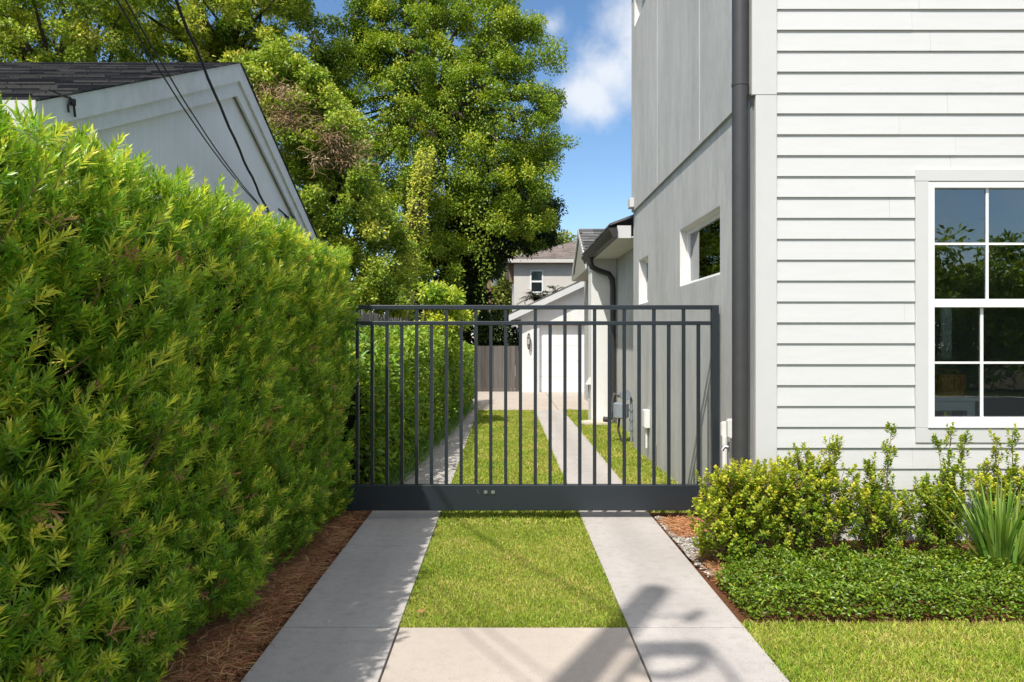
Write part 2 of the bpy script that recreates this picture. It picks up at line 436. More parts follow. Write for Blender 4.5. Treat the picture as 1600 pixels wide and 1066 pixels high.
icf = [(0,1,2),(0,2,3),(0,3,4),(0,4,5),(0,5,1),(6,2,1),(6,3,2),(6,4,3),(6,5,4),(6,1,5)]
gb = MB()
for i in range(n):
    y = random.uniform(5.62, 6.32) if i % 4 else random.uniform(5.2, 7.0); x = SR1 + .02 + (random.random()**1.3)*(.62 if i % 4 else .10)
    r = random.uniform(.007, .019); a = random.random()*6.28; q = random.uniform(.6, 1.3)
    zz = .0 if y > 6 else .05*min(1, (x - SR1)/.35)
    gb.add([(x + r*(p[0]*math.cos(a)*q - p[1]*math.sin(a)), y + r*(p[0]*math.sin(a)*q + p[1]*math.cos(a)), zz + .004 + r*.7*p[2]) for p in ico], icf)
tag(gb.build('gravel', M['gravel'], smooth=50), 'patch of pale gravel between the right strip and the yellow green shrub', 'gravel', kind='stuff')

# ------------------------------------------------------------------ gate
gt = thing('driveway_gate', 'black metal picket gate closing the driveway between hedge and grey house', 'gate', (.3, YG, 0))
gx0, gx1 = wx(556, YG), wx(1122, YG)
zt, zm, zb, z0 = wz(477, YG), wz(502, YG), wz(757, YG), .072
MB().box(gx0, gx1 - .066, YG - .020, YG + .020, zt - .042, zt).build('top_rail', M['gate'], gt, bevel=.004)
MB().box(gx0, gx1 - .066, YG - .020, YG + .020, zm - .038, zm).build('middle_rail', M['gate'], gt, bevel=.004)
beam = MB().box(gx0 - .18, gx1 - .068, YG - .035, YG + .035, z0, zb).build('bottom_beam', M['gate'], gt, bevel=.006)
MB().box(gx1 - .066, gx1, YG - .033, YG + .033, z0, zt).build('end_post', M['gate'], gt, bevel=.004)
px = 558.5; i = 0
while px < 1100:
    tall = (i % 2 == 0); x = wx(px, YG); w = .0155
    pk = MB()
    pk.box(x - w, x + w, YG - w, YG + w, zb, zm - .038)
    if tall: pk.box(x - w, x + w, YG - w, YG + w, zm, zt - .042)
    pk.build('picket', M['gate'], gt, bevel=.002, seg=1)
    px += 23.16; i += 1
for bx in (759, 770.5):
    x = wx(bx, YG); z = wz(768, YG)
    MB().tube([(x, YG - .035, z), (x, YG - .041, z)], .019, 16).tube([(x, YG - .041, z), (x, YG - .052, z)], .009, 6).build('bolt', M['bolt'], beam, smooth=40)
x = wx(747, YG); z = wz(767, YG)
MB().tube([(x - .008, YG - .0362, z + .016), (x + .004, YG - .0362, z + .010), (x - .006, YG - .0362, z - .002), (x + .012, YG - .0362, z - .016)], .0022, 6).build('scratch_mark', M['bolt'], beam)

# ------------------------------------------------------------------ wall helpers
def wall_x(x, xin, y0, y1, z0, z1, holes=()):
    """wall whose visible face is the plane x, thickness towards xin; holes (y0,y1,z0,z1) cut with reveals"""
    b = MB(); ys = sorted({y0, y1, *[h[0] for h in holes], *[h[1] for h in holes]}); zs = sorted({z0, z1, *[h[2] for h in holes], *[h[3] for h in holes]})
    for a, c in zip(ys[:-1], ys[1:]):
        for d, e in zip(zs[:-1], zs[1:]):
            my, mz = (a+c)/2, (d+e)/2
            if any(h[0] < my < h[1] and h[2] < mz < h[3] for h in holes): continue
            b.quad((x, a, d), (x, a, e), (x, c, e), (x, c, d)); b.quad((xin, a, d), (xin, c, d), (xin, c, e), (xin, a, e))
    def rim(a, c, d, e):
        b.quad((x, a, d), (xin, a, d), (xin, a, e), (x, a, e)); b.quad((x, c, d), (x, c, e), (xin, c, e), (xin, c, d))
        b.quad((x, a, d), (x, c, d), (xin, c, d), (xin, a, d)); b.quad((x, a, e), (xin, a, e), (xin, c, e), (x, c, e))
    rim(y0, y1, z0, z1)
    for h in holes: rim(*h)
    return b
def wall_y(y, yin, x0, x1, z0, z1, holes=()):
    b = wall_x(y, yin, x0, x1, z0, z1, holes); b.v = [(p[1], p[0], p[2]) for p in b.v]; b.f = [f[::-1] for f in b.f]; return b

# ------------------------------------------------------------------ the modern house on the right
hs = thing('house', 'two storey house of grey stucco and white lap siding beyond the shrubs', 'house', (5.5, 9, 0))
ZB = 3.74
w1 = (7.0, 8.61, 2.325, 2.99); w2 = (10.5, 11.24, 2.24, 2.92); w3 = (10.55, 11.45, 6.6, 7.5)
wall_x(XW, XW + .2, Y0, Y1, -.1, ZB, [w1, w2]).build('stucco_wall', M['stucco'], hs)
wall_x(XW - .03, XW + .2, Y0 + .001, Y1, ZB + .001, 8.2, [w3]).build('upper_stucco_wall', M['stucco'], hs)
MB().box(XW + .21, 10, Y1 - .2, Y1, -.1, 8.2).build('rear_wall', M['stucco'], hs)
MB().box(XW - .4, 10.4, Y0 - .4, Y1 + .4, 8.2, 8.4).build('roof', M['shingle_g'], hs)
def vjoint(y): MB().box(XW - .0335, XW - .0295, y - .003, y + .003, ZB + .04, 8.19).build('control_joint', M['stucco_t'], hs)
vjoint(1140*(XW - .03)/(1093 - CX)); vjoint(1140*(XW - .03)/(1027 - CX))
for (a, c, d, e), xx in ((w1, XW), (w2, XW), (w3, XW - .03)):
    f = MB(); gx = xx + .085; t = .05
    for (p, q, r_, s_) in ((a, a + t, d, e), (c - t, c, d, e), (a + t, c - t, d, d + t), (a + t, c - t, e - t, e)): f.box(gx, gx + .06, p, q, r_, s_)
    fo = f.build('window', M['vinyl'], hs, bevel=.003)
    MB().box(gx + .03, gx + .034, a + t, c - t, d + t, e - t).build('glass', M['glass_side'], fo)
    l = MB(); q = .005     # white plaster lining of the reveal
    l.box(xx + .003, gx - .001, a - .001, a + q, d, e).box(xx + .003, gx - .001, c - q, c + .001, d, e).box(xx + .003, gx - .001, a + q, c - q, d - .001, d + q).box(xx + .003, gx - .001, a + q, c - q, e - q, e + .001)
    l.build('reveal', M['stucco_w'], fo)
    if a < 9: MB().box(gx + .5, gx + .52, a - .3, a + .75, d - .2, e + .2).build('blind', M['drape'], fo)
# lap siding on the front face
X1 = 8.5
wx0, wx1_ = wx(1428, Y0), wx(1428, Y0) + 2.2
wzt, wzb = wz(266, Y0), wz(691, Y0)
pit = 32.55*Y0/F
sb = MB(); kx = XW + .171
ztop0 = wz(243.5, Y0)        # one course line; the others follow every pit
rs = random.Random(5)
for k in range(-12, 26):
    zbm = ztop0 - k*pit
    if zbm < -.1 or zbm > 8.1: continue
    zt_ = zbm + pit + .02
    xs = [kx]; xcur = kx
    while xcur < X1:
        xcur += rs.uniform(.9, 2.6) if len(xs) == 1 else 2.6
        xs.append(min(xcur, X1))
    segs = []
    for a, c in zip(xs[:-1], xs[1:]):
        c2 = c - (.0016 if c < X1 else 0)
        if zbm < wzt and zt_ - .02 > wzb:           # row meets the window trim
            inn = [(a, min(c2, wx0 - .002)), (max(a, wx1_), c2)]
            full = (zbm >= wzb and zt_ - .02 <= wzt)
            if not full:
                segs.append((a, c2)); continue
            segs += [(p, q) for p, q in inn if q - p > .01]
        else: segs.append((a, c2))
    for a, c in segs:
        y_b, y_t = Y0 - .021, Y0 - .0035            # butt stands proud, top tucks under
        j = rs.uniform(-.0012, .0012)
        y_b += j
        sb.hexa([(a, y_b, zbm), (c, y_b, zbm), (c, Y0 + .002, zbm), (a, Y0 + .002, zbm), (a, y_t, zt_), (c, y_t, zt_), (c, Y0 + .002, zt_), (a, Y0 + .002, zt_)])
sb.build('lap_siding', M['siding'], hs)
wall_y(Y0 + .004, Y0 + .16, XW + .002, X1, -.1, 8.2, [(wx0 + .08, wx1_ - .08, wzb + .1, wzt - .08)]).build('front_wall', M['trim'], hs)
MB().box(XW - .004, kx - .002, Y0 - .028, Y0 + .003, -.08, ZB - .03).build('corner_board', M['trim'], hs, bevel=.002)
MB().box(XW - .034, kx - .002, Y0 - .029, Y0 + .0005, ZB - .026, 8.15).build('corner_board', M['trim'], hs, bevel=.002)
# big front window
tr = MB(); tw = .105
tr.box(wx0, wx0 + tw, Y0 - .030, Y0 + .003, wzb + .122, wzt - .098).box(wx1_ - tw, wx1_, Y0 - .030, Y0 + .003, wzb + .122, wzt - .098)
tr.box(wx0, wx1_, Y0 - .031, Y0 + .003, wzt - .096, wzt).box(wx0, wx1_, Y0 - .031, Y0 + .003, wzb, wzb + .12)
wo = tr.build('window', M['trim'], hs, bevel=.002)
fx0, fx1 = wx(1447, Y0), wx1_ - tw; fz1, fz0 = wz(284.5, Y0), wz(665, Y0); t = .058
fr = MB()
fr.box(fx0, fx0 + t, Y0 - .024, Y0 + .06, fz0, fz1).box(fx1 - t, fx1, Y0 - .024, Y0 + .06, fz0, fz1)
fr.box(fx0 + t, fx1 - t, Y0 - .024, Y0 + .06, fz1 - .053, fz1).box(fx0 + t, fx1 - t, Y0 - .024, Y0 + .06, fz0, fz0 + .068)
zmr0, zmr1 = wz(480.5, Y0), wz(467.5, Y0)
fr.box(fx0 + t, fx1 - t, Y0 - .016, Y0 + .055, zmr0, zmr1)
fr.build('frame', M['vinyl'], wo, bevel=.004)
MB().add([(fx0 - .004, Y0 - .045, fz0 - .012), (fx1 + .004, Y0 - .045, fz0 - .012), (fx1 + .004, Y0 - .02, fz0 - .012), (fx0 - .004, Y0 - .02, fz0 - .012),
          (fx0 + .02, Y0 - .03, fz0 + .004), (fx1 - .02, Y0 - .03, fz0 + .004), (fx1, Y0 - .02, fz0 + .006), (fx0, Y0 - .02, fz0 + .006)],
         [(0,3,2,1),(4,5,6,7),(0,1,5,4),(1,2,6,5),(2,3,7,6),(3,0,4,7)]).build('sill', M['trim'], wo)
gx0_, gx1_ = fx0 + t, fx1 - t
MB().box(gx0_, gx1_, Y0 + .010, Y0 + .014, zmr1, fz1 - .053).box(gx0_, gx1_, Y0 + .032, Y0 + .036, fz0 + .068, zmr0).build('glass', M['glass'], wo)
mu = MB()
xm = wx(1543, Y0)
for k in range(3):
    xx = xm + k*(xm - gx0_)
    if xx > gx1_ - .05: break
    mu.box(xx - .011, xx + .011, Y0 + .003, Y0 + .009, zmr1, fz1 - .053); mu.box(xx - .012 - .03, xx + .012 - .03, Y0 + .025, Y0 + .031, fz0 + .068, zmr0)
zu, zl = wz(381, Y0), wz(567, Y0)
mu.box(gx0_, gx1_, Y0 + .0035, Y0 + .0085, zu - .009, zu + .009).box(gx0_, gx1_, Y0 + .0255, Y0 + .0305, zl - .009, zl + .009)
mu.build('muntin', M['vinyl'], wo)
# room behind the window
MB().box(2.4, 8.3, 10.3, 10.4, 0, 3.4).box(2.3, 2.4, Y0 + .2, 10.3, 0, 3.4).box(8.3, 8.4, Y0 + .2, 10.3, 0, 3.4).box(2.4, 8.3, Y0 + .2, 10.3, 3.4, 3.5).box(2.4, 8.3, Y0 + .2, 10.3, 0, .1).build('room', M['room'], hs)
# recessed single storey wing further back
XV = 2.30
MB().box(XV, XV + .2, Y1 + .001, 21.0, -.1, 3.6).build('wing_wall', M['stucco'], hs)
YF0, YF1, XF = 15.0, 15.55, 1.79
MB().box(XF, XV - .001, YF0, YF1, -.1, 3.34).build('wing_pier', M['stucco_w'], hs, bevel=.004)
# wing eave with gutter running back along the driveway
XE, ze = 1.69, 3.36
MB().box(XE + .14, XV + .3, Y1 + .01, YF1 + .25, ze - .02, ze + .0).build('soffit', M['soffit'], hs)
MB().box(XE + .12, XE + .14, Y1 + .01, YF1 + .25, ze - .03, ze + .16).build('fascia', M['trim'], hs)
MB().box(XE + .12, XW - .04, Y1 - .012, Y1 + .008, ze - .03, ze + .17).build('fascia', M['trim'], hs)
gut = MB(); prof = [(XE + .118, ze - .02), (XE + .04, ze - .02), (XE + .015, ze + .05), (XE - .02, ze + .09), (XE - .02, ze + .13), (XE + .118, ze + .13)]
gut.prism([(x, Y1 - .05, z) for x, z in prof], (0, YF1 - Y1 + .3, 0)); gut.build('gutter', M['bronze'], hs)
MB().add([(XE + .0, Y1 - .03, ze + .17), (XV + .6, Y1 - .03, ze + .62), (XV + .6, YF1 + .3, ze + .62), (XE, YF1 + .3, ze + .17),
          (XE + .0, Y1 - .03, ze + .205), (XV + .6, Y1 - .03, ze + .655), (XV + .6, YF1 + .3, ze + .655), (XE, YF1 + .3, ze + .205)],
         [(0,3,2,1),(4,5,6,7),(0,1,5,4),(1,2,6,5),(2,3,7,6),(3,0,4,7)]).build('wing_roof', M['shingle_g'], hs)
# downspout of the wing
pp = [(XE + .05, 14.75, ze + .0), (XE + .05, 14.75, ze - .10), (XE + .09, 14.76, ze - .19), (XE + .2, 14.8, ze - .25), (XV - .17, 14.86, ze - .32), (XV - .1, 14.88, ze - .42), (XV - .085, 14.88, ze - .6), (XV - .085, 14.88, .12)]
MB().tube(pp, .058, 12).build('downspout', M['bronze'], hs, smooth=50)
MB().tube([(XW - .03 - .075, Y0 + .06, -.05), (XW - .03 - .075, Y0 + .06, 8.1)], .0655, 24).build('downspout', M['pipe'], hs, smooth=50)
MB().tube([(XW - .105, Y0 + .06, wz(131, Y0)), (XW - .105, Y0 + .06, wz(126, Y0))], .069, 24).build('downspout_band', M['pipe'], hs, smooth=50)
MB().box(XW - .10, XW - .031, Y1 - .25, Y1 - .05, wz(328, Y1), wz(314, Y1)).build('eave_return', M['trim'], hs, bevel=.006)
# cross gable of the wing, ridge running left-right
XG = 1.90
def stepped(P0, P1, Q0, Q1, nrow, th, mat, name, parent):
    """shingle courses as thin overlapping steps from the eave edge P0-P1 up to the ridge edge Q0-Q1"""
    P0, P1, Q0, Q1 = map(Vector, (P0, P1, Q0, Q1)); n = (P1 - P0).cross(Q0 - P0).normalized()
    if n.z < 0: n = -n
    b = MB()
    for i in range(nrow):
        a, c = i/nrow, min(1, (i + 1.15)/nrow)
        A0, A1, B0, B1 = P0.lerp(Q0, a), P1.lerp(Q1, a), P0.lerp(Q0, c), P1.lerp(Q1, c)
        b.add([A0, A1, A1 + n*th, A0 + n*th, B0, B1, B1 + n*.001, B0 + n*.001], [(0,1,2,3), (3,2,6,7), (0,3,7,4), (1,5,6,2), (0,4,5,1)])
    return b.build(name, mat, parent)
yr, zr, zea = 18.8, 4.56, 3.50
stepped((XG, 17.05, zea), (5, 17.05, zea), (XG, yr, zr), (5, yr, zr), 12, .018, M['shingle_g'], 'gable_roof', hs)
stepped((XG, 20.5, zea), (5, 20.5, zea), (XG, yr, zr), (5, yr, zr), 12, .018, M['shingle_g'], 'gable_roof', hs)
MB().prism([(XG + .04, 17.2, zea - .02), (XG + .04, 20.35, zea - .02), (XG + .04, yr, zr - .10)], (.1, 0, 0)).build('gable_end', M['siding_t'], hs)
for a, c in ((17.02, zea), (20.53, zea)):
    MB().prism([(XG - .01, a, c - .14), (XG - .01, a, c + .0), (XG - .01, yr, zr + .0), (XG - .01, yr, zr - .15)], (.03, 0, 0)).build('rake_board', M['trim'], hs)
MB().box(XG, XV - .01, 17.1, 20.4, zea - .17, zea - .03).build('gable_soffit', M['siding_t'], hs)

# furniture seen through the window
tb = thing('console_table', 'white console table just inside the big front window', 'table', (4.4, 6.75, .1))
ty0, ty1 = 6.5, 6.95; tx0, tx1 = wx(1440, 6.5), wx(1531, 6.5); tz = wz(621, 6.5)
MB().box(tx0, tx1, ty0, ty1, tz - .035, tz).build('tabletop', M['table'], tb, bevel=.004)
MB().box(tx0 + .02, tx1 - .03, ty0 + .02, ty1 - .02, tz - .12, tz - .036).build('apron', M['table'], tb)
for a in (tx0 + .02, tx1 - .1):
    for c in (ty0 + .02, ty1 - .09): MB().box(a, a + .07, c, c + .07, .1, tz - .121).build('leg', M['table'], tb)
bk = thing('basket', 'brown wicker basket with loop handles standing on the white console table', 'basket', (wx(1488, 6.6), 6.65, tz))
bx, by = wx(1488, 6.6), 6.66
bb = MB(); rows = 9
for i in range(rows):
    z = tz + .012 + i*.0215; wdt = .105 + .0018*i
    bb.tube([(bx + wdt*math.copysign(abs(math.cos(a))**.6, math.cos(a)), by + .08*math.copysign(abs(math.sin(a))**.6, math.sin(a)), z) for a in [2*math.pi*k/24 for k in range(24)]], .0125, 6, closed=True)
for k in range(24):
    a = 2*math.pi*k/24; c_, s_ = math.copysign(abs(math.cos(a))**.6, math.cos(a)), math.copysign(abs(math.sin(a))**.6, math.sin(a))
    bb.tube([(bx + .117*c_, by + .092*s_, tz), (bx + .132*c_, by + .095*s_, tz + .195)], .004, 5)
bb.build('body', M['wicker'], bk, smooth=60)
for yy in (-.085, .085):
    MB().tube([(bx + .05*math.cos(a) - .01, by + yy, tz + .19 + .055*math.sin(a)) for a in [math.pi*k/10 for k in range(11)]], .006, 6).build('handle', M['wicker'], bk, smooth=60)
dv = []; dw = thing('drape', 'narrow pale drape hanging inside the window above the basket', 'curtain', (wx(1478, 6.9), 6.9, wz(570, 6.9)))
db = MB(); nn = 15
top = []; 
for zz in (wz(474, 6.95), wz(562, 6.95)):
    for k in range(nn): dv.append((wx(1470, 6.95) + .10*k/(nn-1), 6.95 + .018*math.sin(k*1.9), zz))
db.add(dv, [(k, k+1, nn+k+1, nn+k) for k in range(nn-1)]); o = db.build('cloth', M['drape'], dw, smooth=80)
sm = o.modifiers.new('thick', 'SOLIDIFY'); sm.thickness = .006

# ------------------------------------------------------------------ small fittings along the house
gm = thing('gas_meter', 'grey gas meter with pipes on the recessed wall behind the gate', 'gas meter', (2.12, 12.3, 0))
def at(px, py, d): return (wx(px, d), d, wz(py, d))
D = 12.2
b = MB(); c = at(968, 640, D)
b.tube([(c[0], D - .14, c[2] - .13), (c[0], D - .14, c[2] - .11), (c[0], D - .14, c[2] + .11), (c[0], D - .14, c[2] + .13)], [.09, .13, .13, .09], 18)
b.build('meter_body', M['meter'], gm, smooth=50)
b = MB(); c2 = at(975, 618, D)
b.tube([(c2[0], D - .1, c2[2] - .05), (c2[0], D - .1, c2[2] + .06)], .06, 14).tube([(c2[0] + .0, D - .18, c2[2] + .02), (c2[0], D - .02, c2[2] + .02)], .09, 16)
b.build('regulator', M['meter'], gm, smooth=50)
b = MB(); x = wx(985, D)
b.tube([(x, D - .1, .0), (x, D - .1, wz(625, D)), (x - .03, D - .1, wz(618, D)), (c2[0], D - .1, wz(616, D))], .024, 10)
b.tube([(x + .06, D - .06, .0), (x + .06, D - .06, wz(632, D))], .02, 10)
for py in (640, 655, 670): b.tube([(x, D - .1, wz(py, D) - .02), (x, D - .1, wz(py, D) + .02)], .036, 8)
b.build('riser_pipe', M['meter'], gm, smooth=50)
b = MB(); b.tube([at(968, 650, D - .1), at(966, 672, D - .1), (wx(970, D), D - .1, 0)], .02, 10)
b.tube([at(968, 620, D - .1), at(960, 615, D - .1), at(957, 628, D - .1), at(955, 655, D - .1), at(948, 658, D - .12)], .024, 10)
b.tube([at(943, 655, D - .13), at(952, 656, D - .12)], .045, 12); b.build('outlet_pipe', M['meter_d'], gm, smooth=50)
def wallbox(name, label, y, z0, z1, half, depth, mat, tail, cat='box', lip=True):
    e = thing(name, label, cat, (XW, y, z0))
    MB().box(XW - depth, XW - .002, y - half, y + half, z0, z1).build('case', mat, e, bevel=.006)
    if lip: MB().box(XW - depth - .012, XW - depth, y - half + .008, y + half - .008, z0 + .01, z1 - .01).build('cover', mat, e, bevel=.004)
    if tail: MB().tube([(XW - depth*.5, y, z0), (XW - depth*.5, y, tail)], .016, 10).build('conduit', mat if lip else M['pvc'], e, smooth=50)
    return e
yb = 1140*XW/(1014 - CX)
wallbox('meter_box', 'white utility box on the grey wall behind the gate pickets', yb, wz(668, yb), wz(640, yb), .09, .07, M['pvc'], wz(700, yb), 'utility box')
yb = 1140*XW/(1026.5 - CX)
e = thing('cleanout_pipe', 'short white pipe stub at the foot of the grey wall', 'pipe', (XW - .03, yb, 0)); MB().tube([(XW - .03, yb, -.02), (XW - .03, yb, wz(692, yb))], .02, 10).build('pipe', M['pvc'], e, smooth=50)
yb = 1140*XW/(1139 - CX) 
wallbox('outlet_box', 'smaller white outlet box on the grey wall left of its taller neighbour', 6.78, wz(683, 6.78), wz(659, 6.78), .03, .045, M['pvc'], None, 'utility box')
e = wallbox('disconnect_box', 'taller white electrical box beside the grey corner downspout', 6.54, wz(684, 6.54), wz(655, 6.54), .04, .062, M['pvc'], None, 'utility box')
MB().tube([(XW - .04, 6.72, wz(684, 6.62)), (XW - .04, 6.72, -.02)], .024, 12).build('conduit', M['pvc'], e, smooth=50)
MB().tube([(XW - .05, 6.5, wz(700, 6.5)), (XW - .11, 6.5, wz(698, 6.5)), (XW - .13, 6.5, wz(704, 6.5))], .018, 8).tube([(XW - .05, 6.5, wz(706, 6.5)), (XW - .05, 6.5, wz(690, 6.5))], .032, 10).build('spigot', M['bolt'], e, smooth=50)
e = thing('vent_hood', 'small white vent hood low on the white pier at the wing', 'vent', (XF - .05, 15.2, wz(600, 15)))
zv = wz(601, 15.1); MB().prism([(XF - .001, 15.1, zv), (XF - .10, 15.1, zv), (XF - .02, 15.1, zv + .14), (XF - .001, 15.1, zv + .14)], (0, .16, 0)).build('hood', M['pvc'], e)
MB().tube([(XF - .03, 15.2, zv), (XF - .05, 15.2, zv - .3)], .012, 8).build('drain_tube', M['meter'], e)
e = MB(); e.prism([(wx(903, 14.7), 14.72, 0), (wx(912, 14.7), 14.55, 0), (wx(950, 14.6), 14.5, 0), (2.2, 14.95, 0), (1.75, 14.97, 0)], (0, 0, .06))
tag(e.build('stone_slab', M['stone'], loc=(1.8, 14.75, 0), bevel=.01), 'pale stone slab on the grass at the foot of the white pier', 'stone')

# ------------------------------------------------------------------ garage at the end of the drive
ga = thing('garage', 'white stucco garage with panelled door at the end of the driveway', 'garage', (2.8, 24, 0))
YA = 23.6; k = YA/F
xg0 = wx(814, YA); dx0, dz1 = wx(838.5, YA), wz(508, YA); xa, za = 3.95, 0
ex, ez = wx(795, YA), wz(493, YA); pitch = .464; xap = 3.6; zap = ez + pitch*(xap - ex)
def rz(x): return ez + pitch*(min(x, 2*xap - x) - ex)
wv = MB(); q = .18
wv.prism([(xg0, YA, -.1), (dx0, YA, -.1), (dx0, YA, rz(dx0) - .02), (xg0, YA, rz(xg0) - .02)], (0, q, 0))
wv.prism([(dx0 + .0005, YA, dz1), (xap, YA, dz1), (6.2, YA, dz1), (6.2, YA, rz(6.2) - .02), (xap, YA, zap - .02), (dx0 + .0005, YA, rz(dx0) - .02)], (0, q, 0))
wv.box(6.2, 6.6, YA, YA + q, -.1, 2.4)
wv.box(xg0, xg0 + .18, YA + q, YA + 6, -.1, rz(xg0) - .02)
wv.build('wall', M['stucco_w'], ga)
gd_ = MB(); yd = YA + .20
zsec = [-.02, .5, 1.0, 1.5, 2.25]
gd_.box(dx0 + .07, 6.2, yd + .02, yd + .05, -.03, 2.3)
for a, c in zip(zsec[:-1], zsec[1:]):
    for x in np.arange(dx0 + .09, 6.1, .62): gd_.box(x + .0, x + .612, yd, yd + .02, a + .004, c - .006)
gd_.build('garage_door', M['vinyl'], ga, bevel=.004)
MB().box(dx0, dx0 + .09, YA + .03, yd + .02, -.05, dz1).build('door_frame', M['trim'], ga)
rf = MB(); yo = YA - .3
for sgn in (1, -1):
    xs = [ex, xap] if sgn == 1 else [2*xap - ex, xap]
    rf.hexa([(xs[0], yo, ez), (xs[1], yo, zap), (xs[1], YA + 6.3, zap), (xs[0], YA + 6.3, ez), (xs[0], yo, ez + .06), (xs[1], yo, zap + .06), (xs[1], YA + 6.3, zap + .06), (xs[0], YA + 6.3, ez + .06)])
rf.build('roof', M['shingle_g'], ga)
rk = MB(); rk.prism([(ex, yo - .03, ez - .2), (ex, yo - .03, ez), (xap, yo - .03, zap), (xap, yo - .03, zap - .2)], (0, .03, 0)); rk.build('rake_board', M['trim'], ga)
MB().prism([(ex, yo, ez - .03), (ex, yo, ez - .01), (xap, yo, zap - .01), (xap, yo, zap - .03)], (0, .29, 0)).build('rake_soffit', M['soffit'], ga)
MB().box(ex, xg0 - .002, YA + .01, YA + 6, ez - .12, ez - .02).build('eave_soffit', M['soffit'], ga)
la = thing('wall_lantern', 'black cage lantern on the white garage wall left of the door', 'lantern', (wx(826, YA), YA, wz(534, YA)))
lx = wx(826, YA); lz0, lz1 = wz(546, YA), wz(521, YA); ly = YA - .12
b = MB(); mz = (lz0 + lz1)/2; hh = (lz1 - lz0)/2
for rot in (0, math.pi/2):
    b.tube([(lx + .045*math.cos(a)*math.cos(rot), ly + .045*math.cos(a)*math.sin(rot), mz + hh*math.sin(a)) for a in [2*math.pi*k/20 for k in range(20)]], .011, 6, closed=True)
b.build('cage', M['lantern'], la, smooth=60)
MB().tube([(lx, ly, mz - .1), (lx, ly, mz + .09)], .035, 12).build('lamp_glass', M['vinyl'], la, smooth=50)
MB().box(lx - .05, lx + .05, YA - .02, YA - .001, mz - .12, mz + .12).box(lx - .012, lx + .012, ly, YA - .02, mz + .10, mz + .13).build('backplate', M['lantern'], la)

# ------------------------------------------------------------------ far two storey house
fh = thing('house', 'beige two storey house with brown hip roof far behind the garage', 'house', (5, 38, 0))
YH = 34.0; hx0 = wx(803, YH); hze = wz(411, YH); win = (wx(828, YH), wx(849, YH), wz(458, YH), wz(422, YH))
wall_y(YH, YH + .2, hx0, 9, 0, hze, [win]).build('wall', M['stucco_t'], fh)
MB().box(hx0, hx0 + .2, YH + .201, 43, 0, hze).build('side_wall', M['stucco_t'], fh)
ev = .35; ex0 = wx(793, YH - ev)
MB().box(ex0, 9.4, YH - ev, 43.3, hze, hze + .06).build('soffit', M['soffit'], fh)
MB().box(ex0 - .02, 9.42, YH - ev - .03, YH - ev, hze - .02, hze + .18).box(ex0 - .03, ex0, YH - ev, 43.3, hze - .02, hze + .18).build('fascia', M['stucco_t'], fh)
zz = hze + .185
MB().add([(ex0 - .05, YH - ev - .05, zz), (9.5, YH - ev - .05, zz), (9.5, 43.4, zz), (ex0 - .05, 43.4, zz), (ex0 + 4.8, 38.5, zz + 1.75), (9.0, 38.5, zz + 1.75)],
         [(0,1,5,4), (1,2,5), (2,3,4,5), (3,0,4), (0,3,2,1)]).build('roof', M['shingle_b'], fh)
f = MB(); a, c, d, e_ = win; t = .07
for p in ((a, a + t, d, e_), (c - t, c, d, e_), (a + t, c - t, d, d + t), (a + t, c - t, e_ - t, e_), (a + t, c - t, (d + e_)/2 - .04, (d + e_)/2 + .04)): f.box(p[0], p[1], YH - .02, YH + .05, p[2], p[3])
fo = f.build('window', M['vinyl'], fh)
MB().box(a + t, c - t, YH + .03, YH + .034, d + t, e_ - t).build('glass', M['glass'], fo)
MB().box(a, c, YH + .06, YH + .065, (d + e_)/2, e_).build('blind', M['table'], fo)
MB().box(a - .4, c + .4, YH + .9, YH + .95, d - .4, e_ + .4).build('room_back', M['room'], fo)
MB().box(wx(795.5, YH), hx0 - .005, YH + .3, YH + 1.3, wz(440, YH), hze - .01).build('bay', M['brown'], fh)

# ------------------------------------------------------------------ neighbour's house on the left
nh = thing('house', 'low pale grey house with dark shingle roof behind the clipped hedge', 'house', (-7, 8.8, 0))
XN = -3.2; ya, yc, yb_ = 5.01, 8.83, 12.65; zlo, zhi = 3.34, 5.05
roofh = .10
XO = XN + .0
zrf = lambda y: zlo + (zhi - zlo)*(1 - abs(y - yc)/(yc - ya))
MB().prism([(XN - .10, ya + .35, 0), (XN - .10, yb_ - .35, 0), (XN - .10, yb_ - .35, zrf(yb_ - .35) - .14), (XN - .10, yc, zhi - .14), (XN - .10, ya + .35, zrf(ya + .35) - .14)], (-.15, 0, 0)).build('gable_wall', M['nb_wall'], nh)
MB().box(-14, XN - .26, ya + .35, ya + .5, 0, zlo - .05).build('front_wall', M['nb_wall'], nh)
stepped((-14, ya - .02, zlo), (XN + .02, ya - .02, zlo), (-14, yc, zhi), (XN + .02, yc, zhi), 30, .016, M['shingle_n'], 'roof', nh)
stepped((-14, yb_ + .02, zlo), (XN + .02, yb_ + .02, zlo), (-14, yc, zhi), (XN + .02, yc, zhi), 30, .016, M['shingle_n'], 'roof', nh)
for e1 in (ya, yb_):
    s1 = 1 if e1 == ya else -1
    MB().prism([(XN, e1, zlo - .19), (XN, e1, zlo - .002), (XN, yc, zhi - .002), (XN, yc, zhi - .22)], (-.03, 0, 0)).build('rake_board', M['nb_trim'], nh)
    MB().prism([(XN - .032, e1 + s1*.06, zlo - .29), (XN - .032, e1 + s1*.06, zlo - .10), (XN - .032, yc, zhi - .12), (XN - .032, yc, zhi - .40)], (-.03, 0, 0)).build('inner_rake_board', M['nb_trim'], nh)
    MB().prism([(XN - .063, e1 + s1*.06, zlo - .03), (XN - .063, e1 + s1*.06, zlo - .012), (XN - .063, yc, zhi - .02), (XN - .063, yc, zhi - .04)], (-.04, 0, 0)).build('rake_soffit', M['nb_trim'], nh)
MB().box(-14, XN - .001, ya - .03, ya - .002, zlo - .19, zlo - .004).build('fascia', M['trim'], nh)
